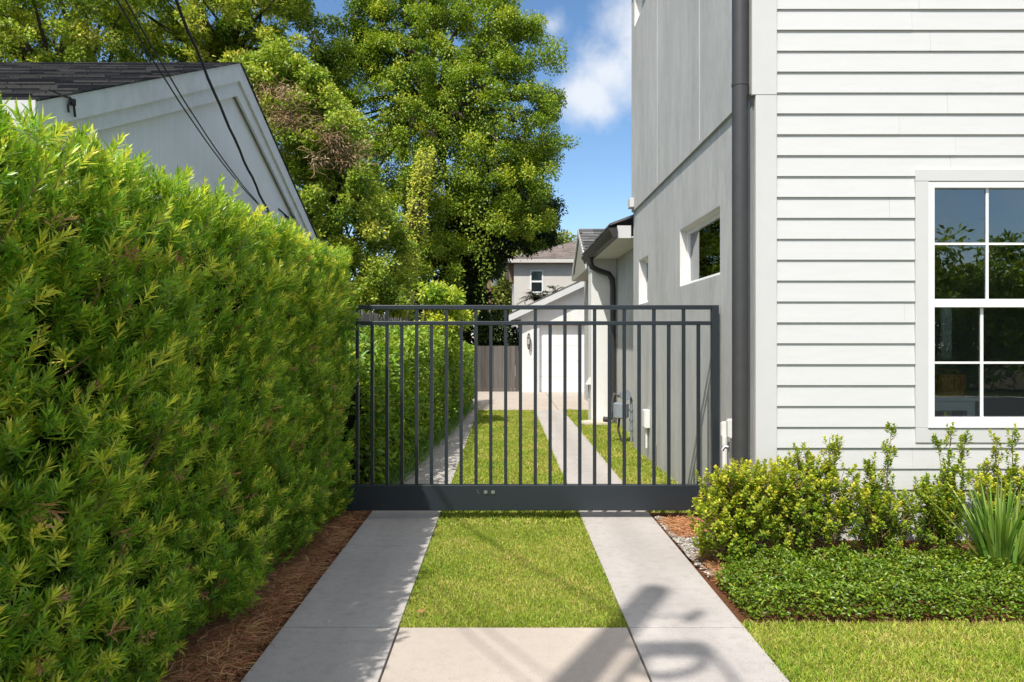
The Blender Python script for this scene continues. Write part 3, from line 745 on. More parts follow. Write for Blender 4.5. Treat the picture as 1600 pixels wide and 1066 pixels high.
MB().box(-14, XN - .1, ya, ya + .36, zlo - .21, zlo - .191).build('soffit', M['nb_trim'], nh)
# service cables from the street pole to the gable
PT = np.array([-2.22, -1.41, 0.0]); PH = 10.0
def sag_path(A, B, mid, tmid, n=60, ripple=0.0):
    A, B = np.array(A, float), np.array(B, float); lin = A + (B - A)*tmid
    dz = mid - lin[2]; k = dz/(tmid*(1 - tmid)); out = []
    for i in range(n + 1):
        t = i/n; p = A + (B - A)*t; p = p + np.array([0, 0, k*t*(1 - t)])
        p = p + np.array([math.sin(i*1.7)*ripple, 0, math.cos(i*1.3)*ripple]); out.append(tuple(p))
    return out
at1 = (XN - .03, 10.05, 3.42)
for nm, lab, B, tm, mid, r, rip in (('service_cable', 'thick black twisted service cable running up from the grey gable', (-2.22, -1.41, 9.2), .325, 4.78, .015, .006),
                               ('service_cable', 'upper of two thin twin wires left of the thick cable over the gable', (-2.30, -1.41, 7.9), .40, 4.28, .0066, .0012),
                               ('service_cable', 'lower of two thin twin wires left of the thick cable over the gable', (-2.36, -1.41, 7.75), .40, 4.21, .0066, .0012)):
    path = sag_path(at1, B, mid, tm, ripple=rip)
    b = MB(); b.tube(path, r, 7); tag(b.build(nm, M['cable'], loc=at1, smooth=60), lab, 'cable', 'service cables to the grey gable')
e = thing('cable_bracket', 'black cable bracket and loops on the lower right of the grey gable', 'bracket', (XN - .1, 10.6, 3.4))
b = MB(); D = 1140*3.3/(788 - 438)
b.tube([(XN - .1, D - .1, wz(328, D)), (XN - .02, D, wz(337, D)), (XN - .02, D + .2, wz(338, D)), (XN - .05, D + .55, wz(330, D)), (XN - .08, D + .5, wz(322, D))], .012, 7)
b.tube([(XN - .03, D, wz(336, D)), (XN - .05, D + .55, wz(356, D))], .018, 8).tube([at1, (XN - .06, 10.3, 3.25), (XN - .08, 10.4, 3.0)], .02, 8)
b.build('cable_loop', M['cable'], e, smooth=60)
D = 1140*3.2/(788 - 107)
e = thing('cable_bracket', 'small black wire clamp hanging under the left rake board of the grey gable', 'bracket', (XN, D, 3.2))
b = MB(); b.tube([(XN + .01, D - .25, wz(158, D)), (XN + .012, D - .1, wz(156, D)), (XN + .015, D, wz(153, D)), (XN + .02, D + .02, wz(160, D))], .006, 7)
b.tube([(XN + .02, D + .02, wz(154, D)), (XN + .02, D + .02, wz(163, D))], .022, 8).tube([(XN + .02, D - .01, wz(158, D)), (XN + .02, D - .04, wz(168, D)), (XN + .02, D - .03, wz(178, D))], .008, 6).tube([(XN + .02, D + .03, wz(160, D)), (XN + .02, D + .05, wz(180, D))], .009, 6)
b.build('clamp', M['cable'], e, smooth=60)

# ------------------------------------------------------------------ fences
def fence(name, label, A, B, h, mat, bw=.14, gap=.008, rail=.08, jag=.03):
    A, B = Vector((*A, 0)), Vector((*B, 0)); d = (B - A); L = d.length; d.normalize(); n = Vector((-d.y, d.x, 0))
    e = thing(name, label, 'fence', tuple(A)); b = MB(); x = 0; rr = random.Random(3)
    while x < L:
        hh = h + rr.uniform(-jag, jag); p = A + d*x; q_ = A + d*min(L, x + bw - gap); o1 = n*rr.uniform(0, .006)
        b.hexa([p + o1, q_ + o1, q_ + n*.02, p + n*.02, p + o1 + Vector((0,0,hh)), q_ + o1 + Vector((0,0,hh)), q_ + n*.02 + Vector((0,0,hh)), p + n*.02 + Vector((0,0,hh))]); x += bw
    b.build('boards', mat, e)
    r_ = MB()
    for zz in (.35, h - .3): r_.hexa([A + n*.022 + Vector((0,0,zz)), B + n*.022 + Vector((0,0,zz)), B + n*.06 + Vector((0,0,zz)), A + n*.06 + Vector((0,0,zz)), A + n*.022 + Vector((0,0,zz+rail)), B + n*.022 + Vector((0,0,zz+rail)), B + n*.06 + Vector((0,0,zz+rail)), A + n*.06 + Vector((0,0,zz+rail))])
    r_.build('rail', mat, e)
    x = .1
    while x < L:
        p = A + d*x + n*.11; MB().box(p.x - .045, p.x + .045, p.y - .045, p.y + .045, -.1, h - .1).build('post', mat, e); x += 2.4
    return e
fence('wood_fence', 'dark brown board fence closing the yard left of the garage', (-3.0, 23.9), (.52, 23.9), 1.5, M['fence_d'], jag=.004)
fence('wood_fence', 'weathered grey picket fence behind the leafy hedge past the gate', (-2.35, 9.5), (-2.35, 20), 2.15, M['fence_g'], bw=.13, gap=.03, jag=.05)

# ------------------------------------------------------------------ foliage generators
def shoots(P, A, Ls, k, L, W, tint, flare=(1.15, .4)):
    """whorled needle shoots: returns leaf arrays"""
    n = len(P); A = nrm(A); U = nrm(np.cross(A, np.array([.31, .57, .76]))); Vv = np.cross(A, U)
    j = np.arange(k)/max(1, k - 1)
    ph = (np.arange(k)*2.39996)[None, :] + RNG.uniform(0, 6.28, (n, 1))
    th = (flare[0] + (flare[1] - flare[0])*j)[None, :] + RNG.normal(0, .14, (n, k))
    B = P[:, None, :] + A[:, None, :]*(Ls[:, None]*j[None, :])[..., None]
    Dd = A[:, None, :]*np.cos(th)[..., None] + (U[:, None, :]*np.cos(ph)[..., None] + Vv[:, None, :]*np.sin(ph)[..., None])*np.sin(th)[..., None]
    Uu = np.broadcast_to(A[:, None, :], Dd.shape)
    LL = L[:, None]*(1 - .35*j[None, :]**2)*RNG.uniform(.75, 1.15, (n, k))
    T = np.clip(tint[:, None] + .22*j[None, :] + RNG.normal(0, .07, (n, k)), 0, 1)
    return B.reshape(-1, 3), Dd.reshape(-1, 3), Uu.reshape(-1, 3), LL.ravel(), np.full(n*k, W), T.ravel()

# ---- big clipped podocarpus hedge, left foreground
hd = thing('hedge', 'big clipped hedge of narrow needle leaves along the left strip', 'hedge', (-2.2, 3.8, 0))
HY0, HY1 = .7, 6.93
def hxf(y, z):
    up = np.clip(z/2.2, 0, 1)
    bot = -1.57 + .025*(y - 3.6); top = -1.44
    return bot*(1 - up) + top*up - .06*np.clip((.35 - z)/.35, 0, 1) + .10*wob(y*1.5, z*1.6, 0, 1.6, 1.7) + .04*wob(y*4, z*4, 0, 1.5, 8.1)
def hzt(x, y): return 2.34 + .07*np.clip((y - 2)/1.4, 0, 1) + .01*(y - 3.4) + .04*wob(x*2, y*2, 0, 1.5, 4.1)
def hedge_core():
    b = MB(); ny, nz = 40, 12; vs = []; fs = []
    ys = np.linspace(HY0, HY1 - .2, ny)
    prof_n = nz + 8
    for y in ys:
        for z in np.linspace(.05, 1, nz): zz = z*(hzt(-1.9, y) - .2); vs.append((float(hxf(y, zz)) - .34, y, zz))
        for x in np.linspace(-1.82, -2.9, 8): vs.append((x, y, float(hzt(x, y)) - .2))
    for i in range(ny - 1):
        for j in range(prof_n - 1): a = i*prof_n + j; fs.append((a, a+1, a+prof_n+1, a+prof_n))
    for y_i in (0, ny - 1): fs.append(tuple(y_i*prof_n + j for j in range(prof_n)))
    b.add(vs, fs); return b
hedge_core().build('shade_core', M['hcore'], hd, smooth=60)  # solid shell whose dark colour stands for the shade between the shoots
parts = []
n = 13000                                                       # the face
Yh = HY0 + (HY1 - HY0)*RNG.random(n)**1.0; Zh = .06 + (hzt(-1.7, Yh) - .06)*RNG.random(n)
dep = RNG.uniform(-.20, .01, n); Xh = hxf(Yh, Zh) + dep
gapn = wob(Yh*4.2, Zh*5, 0, 1.6, 6.6) + .5*wob(Yh*9, Zh*9, 0, 1.6, 2.6)
keep = (gapn > -.38) | (RNG.random(n) < .07)
Yh, Zh, dep, Xh = Yh[keep], Zh[keep], dep[keep], Xh[keep]; n = len(Yh)
A = np.stack([RNG.uniform(.05, .75, n), RNG.normal(-.12, .36, n), RNG.normal(.82, .33, n)], 1)
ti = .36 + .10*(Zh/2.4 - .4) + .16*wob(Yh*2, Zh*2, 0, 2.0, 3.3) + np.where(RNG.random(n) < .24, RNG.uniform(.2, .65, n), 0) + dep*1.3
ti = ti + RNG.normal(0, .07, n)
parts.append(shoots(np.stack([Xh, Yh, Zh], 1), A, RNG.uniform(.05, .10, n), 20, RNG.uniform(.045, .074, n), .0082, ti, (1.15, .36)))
n = 3200                                                       # the top
Yt = RNG.uniform(HY0, HY1, n); Xt = RNG.uniform(-2.9, -1.48, n); Zt = hzt(Xt, Yt) + RNG.uniform(-.16, .0, n) - .06*np.clip((Xt + 1.7)/.25, 0, 1)**2
A = np.stack([RNG.normal(.15, .35, n), RNG.normal(0, .35, n), RNG.uniform(.6, 1.1, n)], 1)
ti = .46 + .14*wob(Xt*2, Yt*2, 0, 2.0, 1.3) + np.where(RNG.random(n) < .25, RNG.uniform(.15, .5, n), 0)
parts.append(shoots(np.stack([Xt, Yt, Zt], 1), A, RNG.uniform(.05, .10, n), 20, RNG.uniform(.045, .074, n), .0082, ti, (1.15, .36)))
n = 700                                                        # far end by the gate
Xe = RNG.uniform(-2.6, -1.5, n); Ze = RNG.uniform(.1, 2.5, n)
A = np.stack([RNG.normal(.2, .4, n), RNG.uniform(.3, 1, n), RNG.normal(.4, .4, n)], 1)
parts.append(shoots(np.stack([Xe, np.full(n, HY1 - .06), Ze], 1), A, RNG.uniform(.07, .14, n), 18, RNG.uniform(.06, .10, n), .0095, np.full(n, .3)))
n = 90                                                         # long leading shoots that stick out
Yl = RNG.uniform(1.9, 6.8, n); tl = RNG.random(n) < .55
Zl = np.where(tl, hzt(-1.75, Yl) - .12, RNG.uniform(.3, 2.2, n)); Xl = np.where(tl, RNG.uniform(-2.3, -1.66, n), hxf(Yl, Zl) - .03)
A = np.stack([np.where(tl, .15, .55) + RNG.normal(0, .12, n), RNG.normal(0, .2, n), np.where(tl, 1.0, .75)], 1)
Pl = np.stack([Xl, Yl, Zl], 1); Ll = RNG.uniform(.18, .30, n)
parts.append(shoots(Pl, A, Ll, 34, RNG.uniform(.06, .09, n), .0095, RNG.uniform(.35, .68, n), (1.0, .4)))
m_ = 70; Yd = RNG.uniform(1.9, 6.8, m_); Zd = RNG.uniform(.3, 2.3, m_)
dd = shoots(np.stack([hxf(Yd, Zd) - .01, Yd, Zd], 1), np.stack([RNG.uniform(.2, .8, m_), RNG.normal(0, .4, m_), RNG.normal(.2, .6, m_)], 1), RNG.uniform(.04, .08, m_), 12, RNG.uniform(.05, .08, m_), .008, RNG.uniform(.3, .8, m_))
leaves('dry_sprigs', *dd[:5], dd[5], M['dryleaf'], hd, shape='strip')
cat = [np.concatenate(x) for x in zip(*parts)]
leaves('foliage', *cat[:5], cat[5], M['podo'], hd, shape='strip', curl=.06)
st = MB()
for i in range(n):
    a = Vector(Pl[i]); d = Vector(nrm(A)[i]); MB().tube([a - d*.12, a + d*Ll[i]*.95], [.0042, .002], 5).build('twig', M['twig'], hd, smooth=60)
sr = random.Random(9)
for i in range(26):
    y = sr.uniform(1.2, 6.8); x = -1.95 + sr.uniform(-.1, .1); p = [(x, y, 0)]
    for k in range(1, 5): p.append((x + .07*k + sr.uniform(-.05, .05), y + sr.uniform(-.12, .12), .32*k))
    MB().tube(p, [.018, .015, .012, .009, .006], 6).build('stem', M['twig'], hd, smooth=60)
st = MB()
for i in range(150):
    y = sr.uniform(1.6, 6.9); z = sr.uniform(.2, 2.3); x = float(hxf(y, z)); st.tube([(x - .28, y + sr.uniform(-.1, .1), z - .2), (x - .02, y, z)], [.006, .003], 5)
tag(st.build('twigs', M['twig'], hd, smooth=60), kind='stuff')

# ---- broad-leaved hedge behind the gate
h2 = thing('hedge', 'loose hedge of round glossy leaves along the left strip behind the gate', 'hedge', (-1.9, 13, 0))
def x2(y, z): return -1.34 + .047*(y - 8) + .10*wob(y*1.6, z*2.2, 0, 1.5, 5.0) - .12*np.clip((z - 1.2)/.6, 0, 1)**2
def z2(y): return 1.98 - .038*(y - 8) - .5*np.exp(-((y - 7.7)/1.5)**2) + .09*wob(y*2, 0, 0, 1.8, 2.2)
n = 15000
Yv = 7.6 + 12.2*RNG.random(n)**1.25; tp = RNG.random(n) < .28
Zv = np.where(tp, z2(Yv) + RNG.uniform(-.25, .03, n), .12 + (z2(Yv) - .12)*RNG.random(n))
Xv = np.where(tp, RNG.uniform(-2.3, -1.2, n) + .03*(Yv - 8), x2(Yv, Zv) - .30*RNG.random(n)**1.6)
Dv = np.stack([RNG.uniform(.1, 1.2, n), RNG.normal(-.25, .6, n), RNG.normal(.1, .6, n)], 1)
Uv = nrm(np.stack([RNG.normal(.5, .4, n), RNG.normal(-.2, .4, n), RNG.normal(.9, .35, n)], 1))
tv = .30 + .25*wob(Yv*2, Zv*2, Xv, 1.7, 1.0) + RNG.normal(0, .12, n) + .2*(Zv/2 - .4)
leaves('foliage', np.stack([Xv, Yv, Zv], 1), Dv, Uv, RNG.uniform(.06, .105, n), RNG.uniform(.035, .055, n), tv, M['broad'], h2, shape='oval')
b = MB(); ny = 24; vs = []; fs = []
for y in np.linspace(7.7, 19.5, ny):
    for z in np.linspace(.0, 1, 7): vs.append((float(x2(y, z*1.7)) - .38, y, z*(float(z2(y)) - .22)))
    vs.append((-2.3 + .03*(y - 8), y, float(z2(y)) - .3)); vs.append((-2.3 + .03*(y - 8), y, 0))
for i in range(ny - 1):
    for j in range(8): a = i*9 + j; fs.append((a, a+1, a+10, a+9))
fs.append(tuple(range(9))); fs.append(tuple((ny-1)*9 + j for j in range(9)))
b.add(vs, fs); b.build('shade_core', M['hcore'], h2, smooth=60)  # solid dark shell, the shaded interior painted by its colour
n = 2600                                                       # grassy leaves at its foot
Yg = RNG.uniform(7.8, 18, n); Xg = -1.30 + .045*(Yg - 8) + RNG.normal(0, .07, n) - .06
Dg = np.stack([RNG.normal(.25, .5, n), RNG.normal(-.1, .5, n), np.ones(n)], 1)
o = leaves('border_grass', np.stack([Xg, Yg, np.full(n, -.01)], 1), Dg, rand_dirs(n), RNG.uniform(.15, .34, n), .009, RNG.normal(.28, .15, n), M['iris'], shape='strip', curl=.45)
tag(o, 'tufts of long dark border grass along the foot of the leafy hedge', 'grass', kind='stuff')

# ---- tree crown from clumps placed inside an outline at its own distance, with real depth
def in_poly(x, y, poly):
    c = np.zeros(len(x), bool); j = len(poly) - 1
    for i in range(len(poly)):
        xi, yi = poly[i]; xj, yj = poly[j]
        c ^= ((yi > y) != (yj > y)) & (x < (xj - xi)*(y - yi)/(yj - yi + 1e-9) + xi); j = i
    return c
def crown(poly, dist, depth, nclump, rad, nleaf, flat=.62):
    P = np.array(poly, float); out = []
    while len(out) < nclump:
        x = RNG.uniform(P[:, 0].min(), P[:, 0].max(), 400); y = RNG.uniform(P[:, 1].min(), P[:, 1].max(), 400)
        k = in_poly(x, y, poly); out += list(zip(x[k], y[k]))
    out = np.array(out[:nclump]); cx, cy = P.mean(0)
    half = max(np.ptp(P[:, 0]), np.ptp(P[:, 1]))/2
    r = np.hypot(out[:, 0] - cx, out[:, 1] - cy)/half
    dd = dist + depth*np.sqrt(np.clip(1 - .8*r**2, .12, 1))*RNG.uniform(-1, .9, nclump)
    C = np.stack([(out[:, 0] - CX)*dist/F, dd, H - (out[:, 1] - CY)*dist/F], 1)
    rr = rad*RNG.uniform(.55, 1.35, nclump)
    w = rr**2/np.sum(rr**2); idx = RNG.choice(nclump, nleaf, p=w)
    q = rand_dirs(nleaf); sh = RNG.random(nleaf)**.5
    sh = np.where(RNG.random(nleaf) < .10, sh*RNG.uniform(1.0, 1.6, nleaf), sh)
    el = RNG.uniform(.6, 1.3, (nclump, 3)); el[:, 2] *= flat*1.25
    B = C[idx] + q*(rr[idx]*sh)[:, None]*el[idx]
    return C, rr, idx, q, B
def tree_leaves(cr, L, W, base, spread, mat, parent, name='crown', shape='diamond', droop=0.0):
    C, rr, idx, q, B = cr; n = len(B)
    D_ = nrm(q*.8 + RNG.normal(0, .6, (n, 3)) + np.array([0, 0, .1 - droop]))
    U_ = nrm(RNG.normal(0, .5, (n, 3)) + np.array([-.15, -.3, .8]))
    ct = RNG.normal(0, spread, len(C))
    t = base + ct[idx] + .14*q[:, 2] + RNG.normal(0, .12, n)
    return leaves(name, B, D_, U_, L*RNG.uniform(.65, 1.25, n), W*RNG.uniform(.7, 1.2, n), t, mat, parent, shape=shape)
def limbs(b, root, fork, C, n, r0, rnd):
    sel = rnd.sample(range(len(C)), min(n, len(C)))
    f = Vector(fork)
    for i in sel:
        e = Vector(C[i]); m1 = f.lerp(e, .4) + Vector((rnd.uniform(-.3, .3), rnd.uniform(-.3, .3), rnd.uniform(.0, .5))); m2 = f.lerp(e, .75) + Vector((rnd.uniform(-.25, .25), rnd.uniform(-.25, .25), .2))
        b.tube([f - Vector((0, 0, .3)), m1, m2, e], [r0*.36, r0*.22, r0*.12, r0*.05], 6)

def tree(name, label, poly, dist, depth, nclump, rad, nleaf, L, W, base, spread, mat, trunk, r0=.25, nl=30, cat='tree', group=None, shape='diamond', droop=0.0, flat=.62):
    e = thing(name, label, cat, (trunk[0][0], trunk[0][1], 0), group)
    cr = crown(poly, dist, depth, nclump, rad, nleaf, flat)
    tree_leaves(cr, L, W, base, spread, mat, e, shape=shape, droop=droop)
    b = MB(); m = len(trunk)
    b.tube(trunk, [r0*(1.25 - .75*i/(m-1)) for i in range(m)], 10)
    limbs(b, trunk[0], trunk[-1], cr[0], nl, r0, random.Random(len(label)))
    b.build('trunk', M['bark'], e, smooth=60)
    return e, cr

YO = 24.5
oak_poly = [(560,-30),(800,-30),(815,25),(848,55),(862,105),(878,140),(872,195),(862,215),(874,245),(860,290),(842,312),(862,345),(846,380),(815,372),(790,380),(765,352),(735,380),(715,440),(640,440),(600,330),(520,300),(470,210),(462,120),(500,75),(545,45)]
oak, cr = tree('oak_tree', 'tall broad green oak with vine wrapped leaning trunk filling the middle of the sky', oak_poly, YO, 2.1, 980, .37, 235000, .095, .054, .42, .13, M['oak'],
     [(wx(620, 22.0), 22.0, -.1), (wx(622, 22.0), 22.0, wz(440, 22.0)), (wx(643, 22.0), 22.0, wz(365, 22.0)), (wx(662, 22.4), 22.4, wz(290, 22.4)), (wx(680, YO), YO, 9.5)], .34, 60)
# yellow vines wrapping the leaning trunk, and strands hanging from the crown
n = 5600; tt = RNG.random(n)**1.25; a = RNG.uniform(0, 6.28, n)
pxs = np.interp(tt, [0, .35, .7, 1], [612, 628, 650, 668]); pys = np.interp(tt, [0, .35, .7, 1], [475, 425, 345, 235]) + RNG.normal(0, 6, n)
rv = .46*RNG.uniform(.5, 1.15, n)*(1 - .5*tt)*(1 + .25*np.sin(tt*23 + a*2)); YV = 22.0
Bv = np.stack([(pxs - CX)*YV/F + rv*np.cos(a), YV + rv*np.sin(a) - .1, H - (pys - CY)*YV/F], 1)
leaves('trunk_vine', Bv, nrm(np.stack([np.cos(a), np.sin(a), RNG.normal(-.3, .5, n)], 1)), nrm(np.stack([np.cos(a)*.6, np.sin(a)*.6 - .4, RNG.uniform(.3, 1, n)], 1)), RNG.uniform(.08, .13, n), RNG.uniform(.05, .08, n), RNG.normal(.74, .18, n), M['vine'], oak, shape='diamond')
Bs = []; 
for k_ in range(46):
    px_ = RNG.uniform(600, 780); py_ = RNG.uniform(60, 330); ln = RNG.uniform(1.2, 4.0); m_ = int(ln*42); d_ = YO - RNG.uniform(.3, 2.1)
    zz = H - (py_ - CY)*YO/F; Bs.append(np.stack([(px_ - CX)*YO/F + RNG.normal(0, .09, m_) + .2*np.sin(np.linspace(0, 3, m_) + k_), np.full(m_, d_) + RNG.normal(0, .08, m_), zz - ln*RNG.random(m_)], 1))
Bs = np.concatenate(Bs); n = len(Bs)
leaves('hanging_vine', Bs, nrm(RNG.normal(0, .5, (n, 3)) + np.array([0, -.3, -.6])), nrm(RNG.normal(0, .4, (n, 3)) + np.array([0, -.6, .6])), RNG.uniform(.07, .11, n), RNG.uniform(.04, .065, n), RNG.normal(.34, .15, n), M['vine'], oak)

# dark shaded lower right of the oak belongs to a second tree further back
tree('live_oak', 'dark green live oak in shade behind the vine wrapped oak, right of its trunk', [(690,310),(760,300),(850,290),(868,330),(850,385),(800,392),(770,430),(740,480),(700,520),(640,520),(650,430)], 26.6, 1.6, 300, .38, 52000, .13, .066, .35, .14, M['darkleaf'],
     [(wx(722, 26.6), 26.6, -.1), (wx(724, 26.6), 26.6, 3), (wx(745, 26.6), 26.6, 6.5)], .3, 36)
# vine thicket to the left of the oak
YT = 19.0
e, cr = tree('vine_thicket', 'tangled yellow green vine thicket right of the grey gable', [(380,110),(440,80),(500,110),(560,200),(590,300),(640,380),(640,480),(600,520),(520,520),(430,420),(440,300),(410,200)], YT, 1.8, 560, .29, 108000, .088, .06, .43, .15, M['vine'],
     [(wx(520, YT), YT + 1, -.1), (wx(515, YT), YT + 1, 3), (wx(500, YT), YT + 1, 5.5)], .2, 40, cat='vines', shape='diamond')
dcr = crown([(395,135),(470,130),(500,190),(565,205),(575,255),(500,270),(440,250),(410,200)], YT - 1.3, .7, 36, .28, 3200, .7)
tree_leaves(dcr, .13, .03, .5, .2, M['dead'], e, 'dead_vine', droop=.4)
b = MB(); rd = random.Random(21)
for i in range(110):
    p = Vector(dcr[0][rd.randrange(36)]) + Vector((rd.uniform(-.3, .3), rd.uniform(-.3, .1), rd.uniform(-.3, .3))); pts = [p]
    for k_ in range(4): pts.append(pts[-1] + Vector((rd.uniform(-.25, .3), rd.uniform(-.12, .12), rd.uniform(-.25, .12))))
    b.tube(pts, [.012, .011, .009, .007, .004], 4)
b.build('dead_twigs', M['twig'], e)
# vine clad tree behind the neighbour's ridge, and a looser one beside it
tree('vine_clad_tree', 'dense vine clad tree above the dark shingle roof at the far left', [(-120,-80),(190,-80),(200,40),(185,110),(180,170),(-120,170)], 20.0, 2.6, 420, .35, 72000, .10, .066, .46, .17, M['vine'],
     [(wx(60, 20), 20.8, -.1), (wx(60, 20), 20.8, 4), (wx(80, 20), 20.8, 8)], .3, 40)
tree('spreading_tree', 'loose feathery tree above the ridge of the grey gable', [(150,-60),(330,-60),(520,-60),(515,25),(470,55),(500,85),(440,120),(380,150),(260,160),(190,140),(230,90),(200,60)], 23.0, 2.2, 300, .38, 50000, .17, .055, .54, .16, M['vine'],
     [(wx(360, 23), 23.6, -.1), (wx(352, 23), 23.6, 5), (wx(345, 23), 23.6, 8.6), (wx(350, 23), 23.6, 10.2)], .26, 46, flat=.4)
# lower bright shrub over the picket fence, dark bushes over the board fence
tree('tall_shrub', 'bright yellow green shrub rising over the weathered picket fence', [(645,470),(655,440),(700,450),(725,480),(718,545),(655,560)], 14.2, .5, 46, .22, 6500, .085, .05, .62, .16, M['broad'],
     [(wx(655, 14.2), 14.2, -.1), (wx(655, 14.2), 14.2, .8), (wx(655, 14.2), 14.2, 1.4)], .07, 16, cat='shrub', shape='oval')
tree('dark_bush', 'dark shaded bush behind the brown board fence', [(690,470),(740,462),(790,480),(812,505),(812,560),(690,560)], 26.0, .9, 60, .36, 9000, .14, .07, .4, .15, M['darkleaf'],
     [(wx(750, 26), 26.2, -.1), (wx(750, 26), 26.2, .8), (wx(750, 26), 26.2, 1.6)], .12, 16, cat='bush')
tree('background_tree', 'sunlit olive tree left of the beige house beside the far utility pole', [(735,400),(760,372),(800,385),(806,420),(803,500),(735,500)], 46.0, 2.5, 70, .8, 12000, .26, .14, .5, .16, M['far'],
     [(wx(772, 46), 46, -.1), (wx(772, 46), 46, 3), (wx(770, 46), 46, 5)], .3, 20)
tree('background_tree', 'round olive tree showing above the brown hip roof', [(800,385),(830,362),(860,360),(893,378),(900,395),(820,420),(795,430)], 50.0, 2.5, 60, .8, 10000, .26, .14, .5, .16, M['far'],
     [(wx(840, 50), 50, -.1), (wx(840, 50), 50, 4), (wx(842, 50), 50, 6)], .3, 20)
# trees across the street behind the camera (seen in the window panes)
mir = lambda x, y: (x, y)
for i, (x, y, hh, w) in enumerate(((16, -13.5, 5.0, 4.6), (22, -15, 5.8, 5.4), (9, -14.5, 4.0, 4.4), (30, -16, 7.0, 6.4))):
    e = thing('street_tree', ['round dark tree across the street mirrored in the front window', 'broad dark tree across the street mirrored in the right panes of the window', 'low dark tree across the street behind the viewer', 'tallest dark tree across the street behind the viewer'][i], 'tree', (x, y, 0), 'trees across the street')
    nc = 150; q = rand_dirs(nc)*np.array([w/1.3, 1.8, hh*.5])*RNG.random((nc, 1))**.4 + np.array([x, y, hh*.52]); rr = RNG.uniform(.4, .9, nc)
    nl = 16000; idx = RNG.integers(0, nc, nl); qq = rand_dirs(nl); Bq = q[idx] + qq*rr[idx][:, None]*(RNG.random((nl, 1))**.5)
    tree_leaves((q, rr, idx, qq, Bq), .24, .12, .4, .15, M['oak'], e)
    b = MB(); b.tube([(x, y, -.1), (x + .1, y, hh*.3), (x, y, hh*.6)], [.3, .22, .14], 8); limbs(b, None, (x, y, hh*.5), q, 18, .2, random.Random(i)); b.build('trunk', M['bark'], e, smooth=60)

# palm fronds showing over the garage roof
e = thing('palm', 'small palm with arching fronds between the garage roof and the beige house', 'palm', (wx(838, 29), 30.6, 0))
YPm = 30.6; hub = Vector((wx(838, YPm), YPm, wz(466, YPm))); BB = []; DD = []; UU = []; b = MB(); rp = random.Random(4)
for i in range(26):
    a = rp.uniform(0, 6.28); el = rp.uniform(.05, 1.1); d = Vector((math.cos(a)*math.cos(el), math.sin(a)*math.cos(el), math.sin(el))); L_ = rp.uniform(.6, .95); pts = []
    for k_ in range(9):
        t = k_/8; p = hub + d*L_*t + Vector((0, 0, -.55*t*t*L_)); pts.append(p)
        for sg in (1, -1):
            for q_ in range(2):
                sd = d.cross(Vector((0, 0, 1))).normalized()*sg; BB.append(tuple(p)); DD.append(tuple(sd + d*.6 + Vector((0, 0, -.25)))); UU.append((0, 0, 1))
    b.tube(pts, [.014]*9, 4)
b.build('frond_stem', M['stem_y'], e); leaves('fronds', np.array(BB), np.array(DD) + RNG.normal(0, .12, (len(BB), 3)), np.array(UU, float), .30, .035, RNG.normal(.35, .2, len(BB)), M['darkleaf'], e, shape='strip')
MB().tube([(hub.x, hub.y, 0), tuple(hub)], [.14, .11], 10).build('trunk', M['bark'], e, smooth=60)
e = thing('palm', 'small palm tip peeking over the upper part of the garage rake', 'palm', (wx(868, YPm), YPm, 0)); hub = Vector((wx(868, YPm), YPm, wz(456, YPm))); BB = []; DD = []; UU = []; b = MB()
for i in range(16):
    a = rp.uniform(0, 6.28); el = rp.uniform(.05, 1.1); d = Vector((math.cos(a)*math.cos(el), math.sin(a)*math.cos(el), math.sin(el))); pts = []
    for k_ in range(9):
        t = k_/8; p = hub + d*.6*t + Vector((0, 0, -.35*t*t)); pts.append(p)
        for sg in (1, -1): BB.append(tuple(p)); DD.append(tuple(d.cross(Vector((0, 0, 1))).normalized()*sg + d*.6)); UU.append((0, 0, 1))
    b.tube(pts, [.012]*9, 4)
b.build('frond_stem', M['stem_y'], e); leaves('fronds', np.array(BB), np.array(DD), np.array(UU, float), .24, .03, RNG.normal(.35, .2, len(BB)), M['darkleaf'], e, shape='strip')
MB().tube([(hub.x, hub.y, 0), tuple(hub)], [.12, .09], 10).build('trunk', M['bark'], e, smooth=60)

# ------------------------------------------------------------------ utility poles
YU = 38.0
e = thing('utility_pole', 'brown wooden utility pole with transformer far behind the board fence', 'utility pole', (wx(765, YU), YU, 0))
MB().tube([(wx(765.5, YU), YU, -.1), (wx(764.5, YU), YU, wz(398, YU))], [.14, .12], 12).build('pole', M['pole'], e, smooth=50)
MB().tube([(wx(772, YU), YU - .1, wz(447, YU)), (wx(772, YU), YU - .1, wz(436, YU))], .17, 14).build('transformer', M['meter'], e, smooth=50)
e = thing('utility_pole', 'wooden street utility pole that throws its shadow over the right strip', 'utility pole', tuple(PT))
MB().tube([(PT[0], PT[1], -.1), (PT[0], PT[1], PH)], [.14, .105], 20).build('pole', M['pole'], e, smooth=50)
MB().tube([(PT[0] + .22, PT[1], .0), (PT[0] + .22, PT[1], PH - 1.55)], .036, 12).build('riser', M['pipe'], e, smooth=50)
b = MB(); zc = PH - 1.45
b.tube([(PT[0] + .05, PT[1], zc), (PT[0] + .25, PT[1], zc + .05), (PT[0] + .52, PT[1], zc)], .035, 10)
b.tube([(PT[0] + .22, PT[1] - .03, zc), (PT[0] + .30, PT[1] - .03, zc + .01), (PT[0] + .52, PT[1] - .03, zc + .01), (PT[0] + .58, PT[1] - .03, zc - .02)], [.035, .09, .09, .035], 14)
b.build('splice_case', M['cable'], e, smooth=50)
b = MB(); b.tube([(PT[0] + .42 + .17*math.cos(a), PT[1], zc - .30 + .25*math.sin(a)) for a in [2*math.pi*k/28 for k in range(28)]], .034, 8, closed=True)
b.build('cable_coil', M['cable'], e, smooth=50); b = MB()
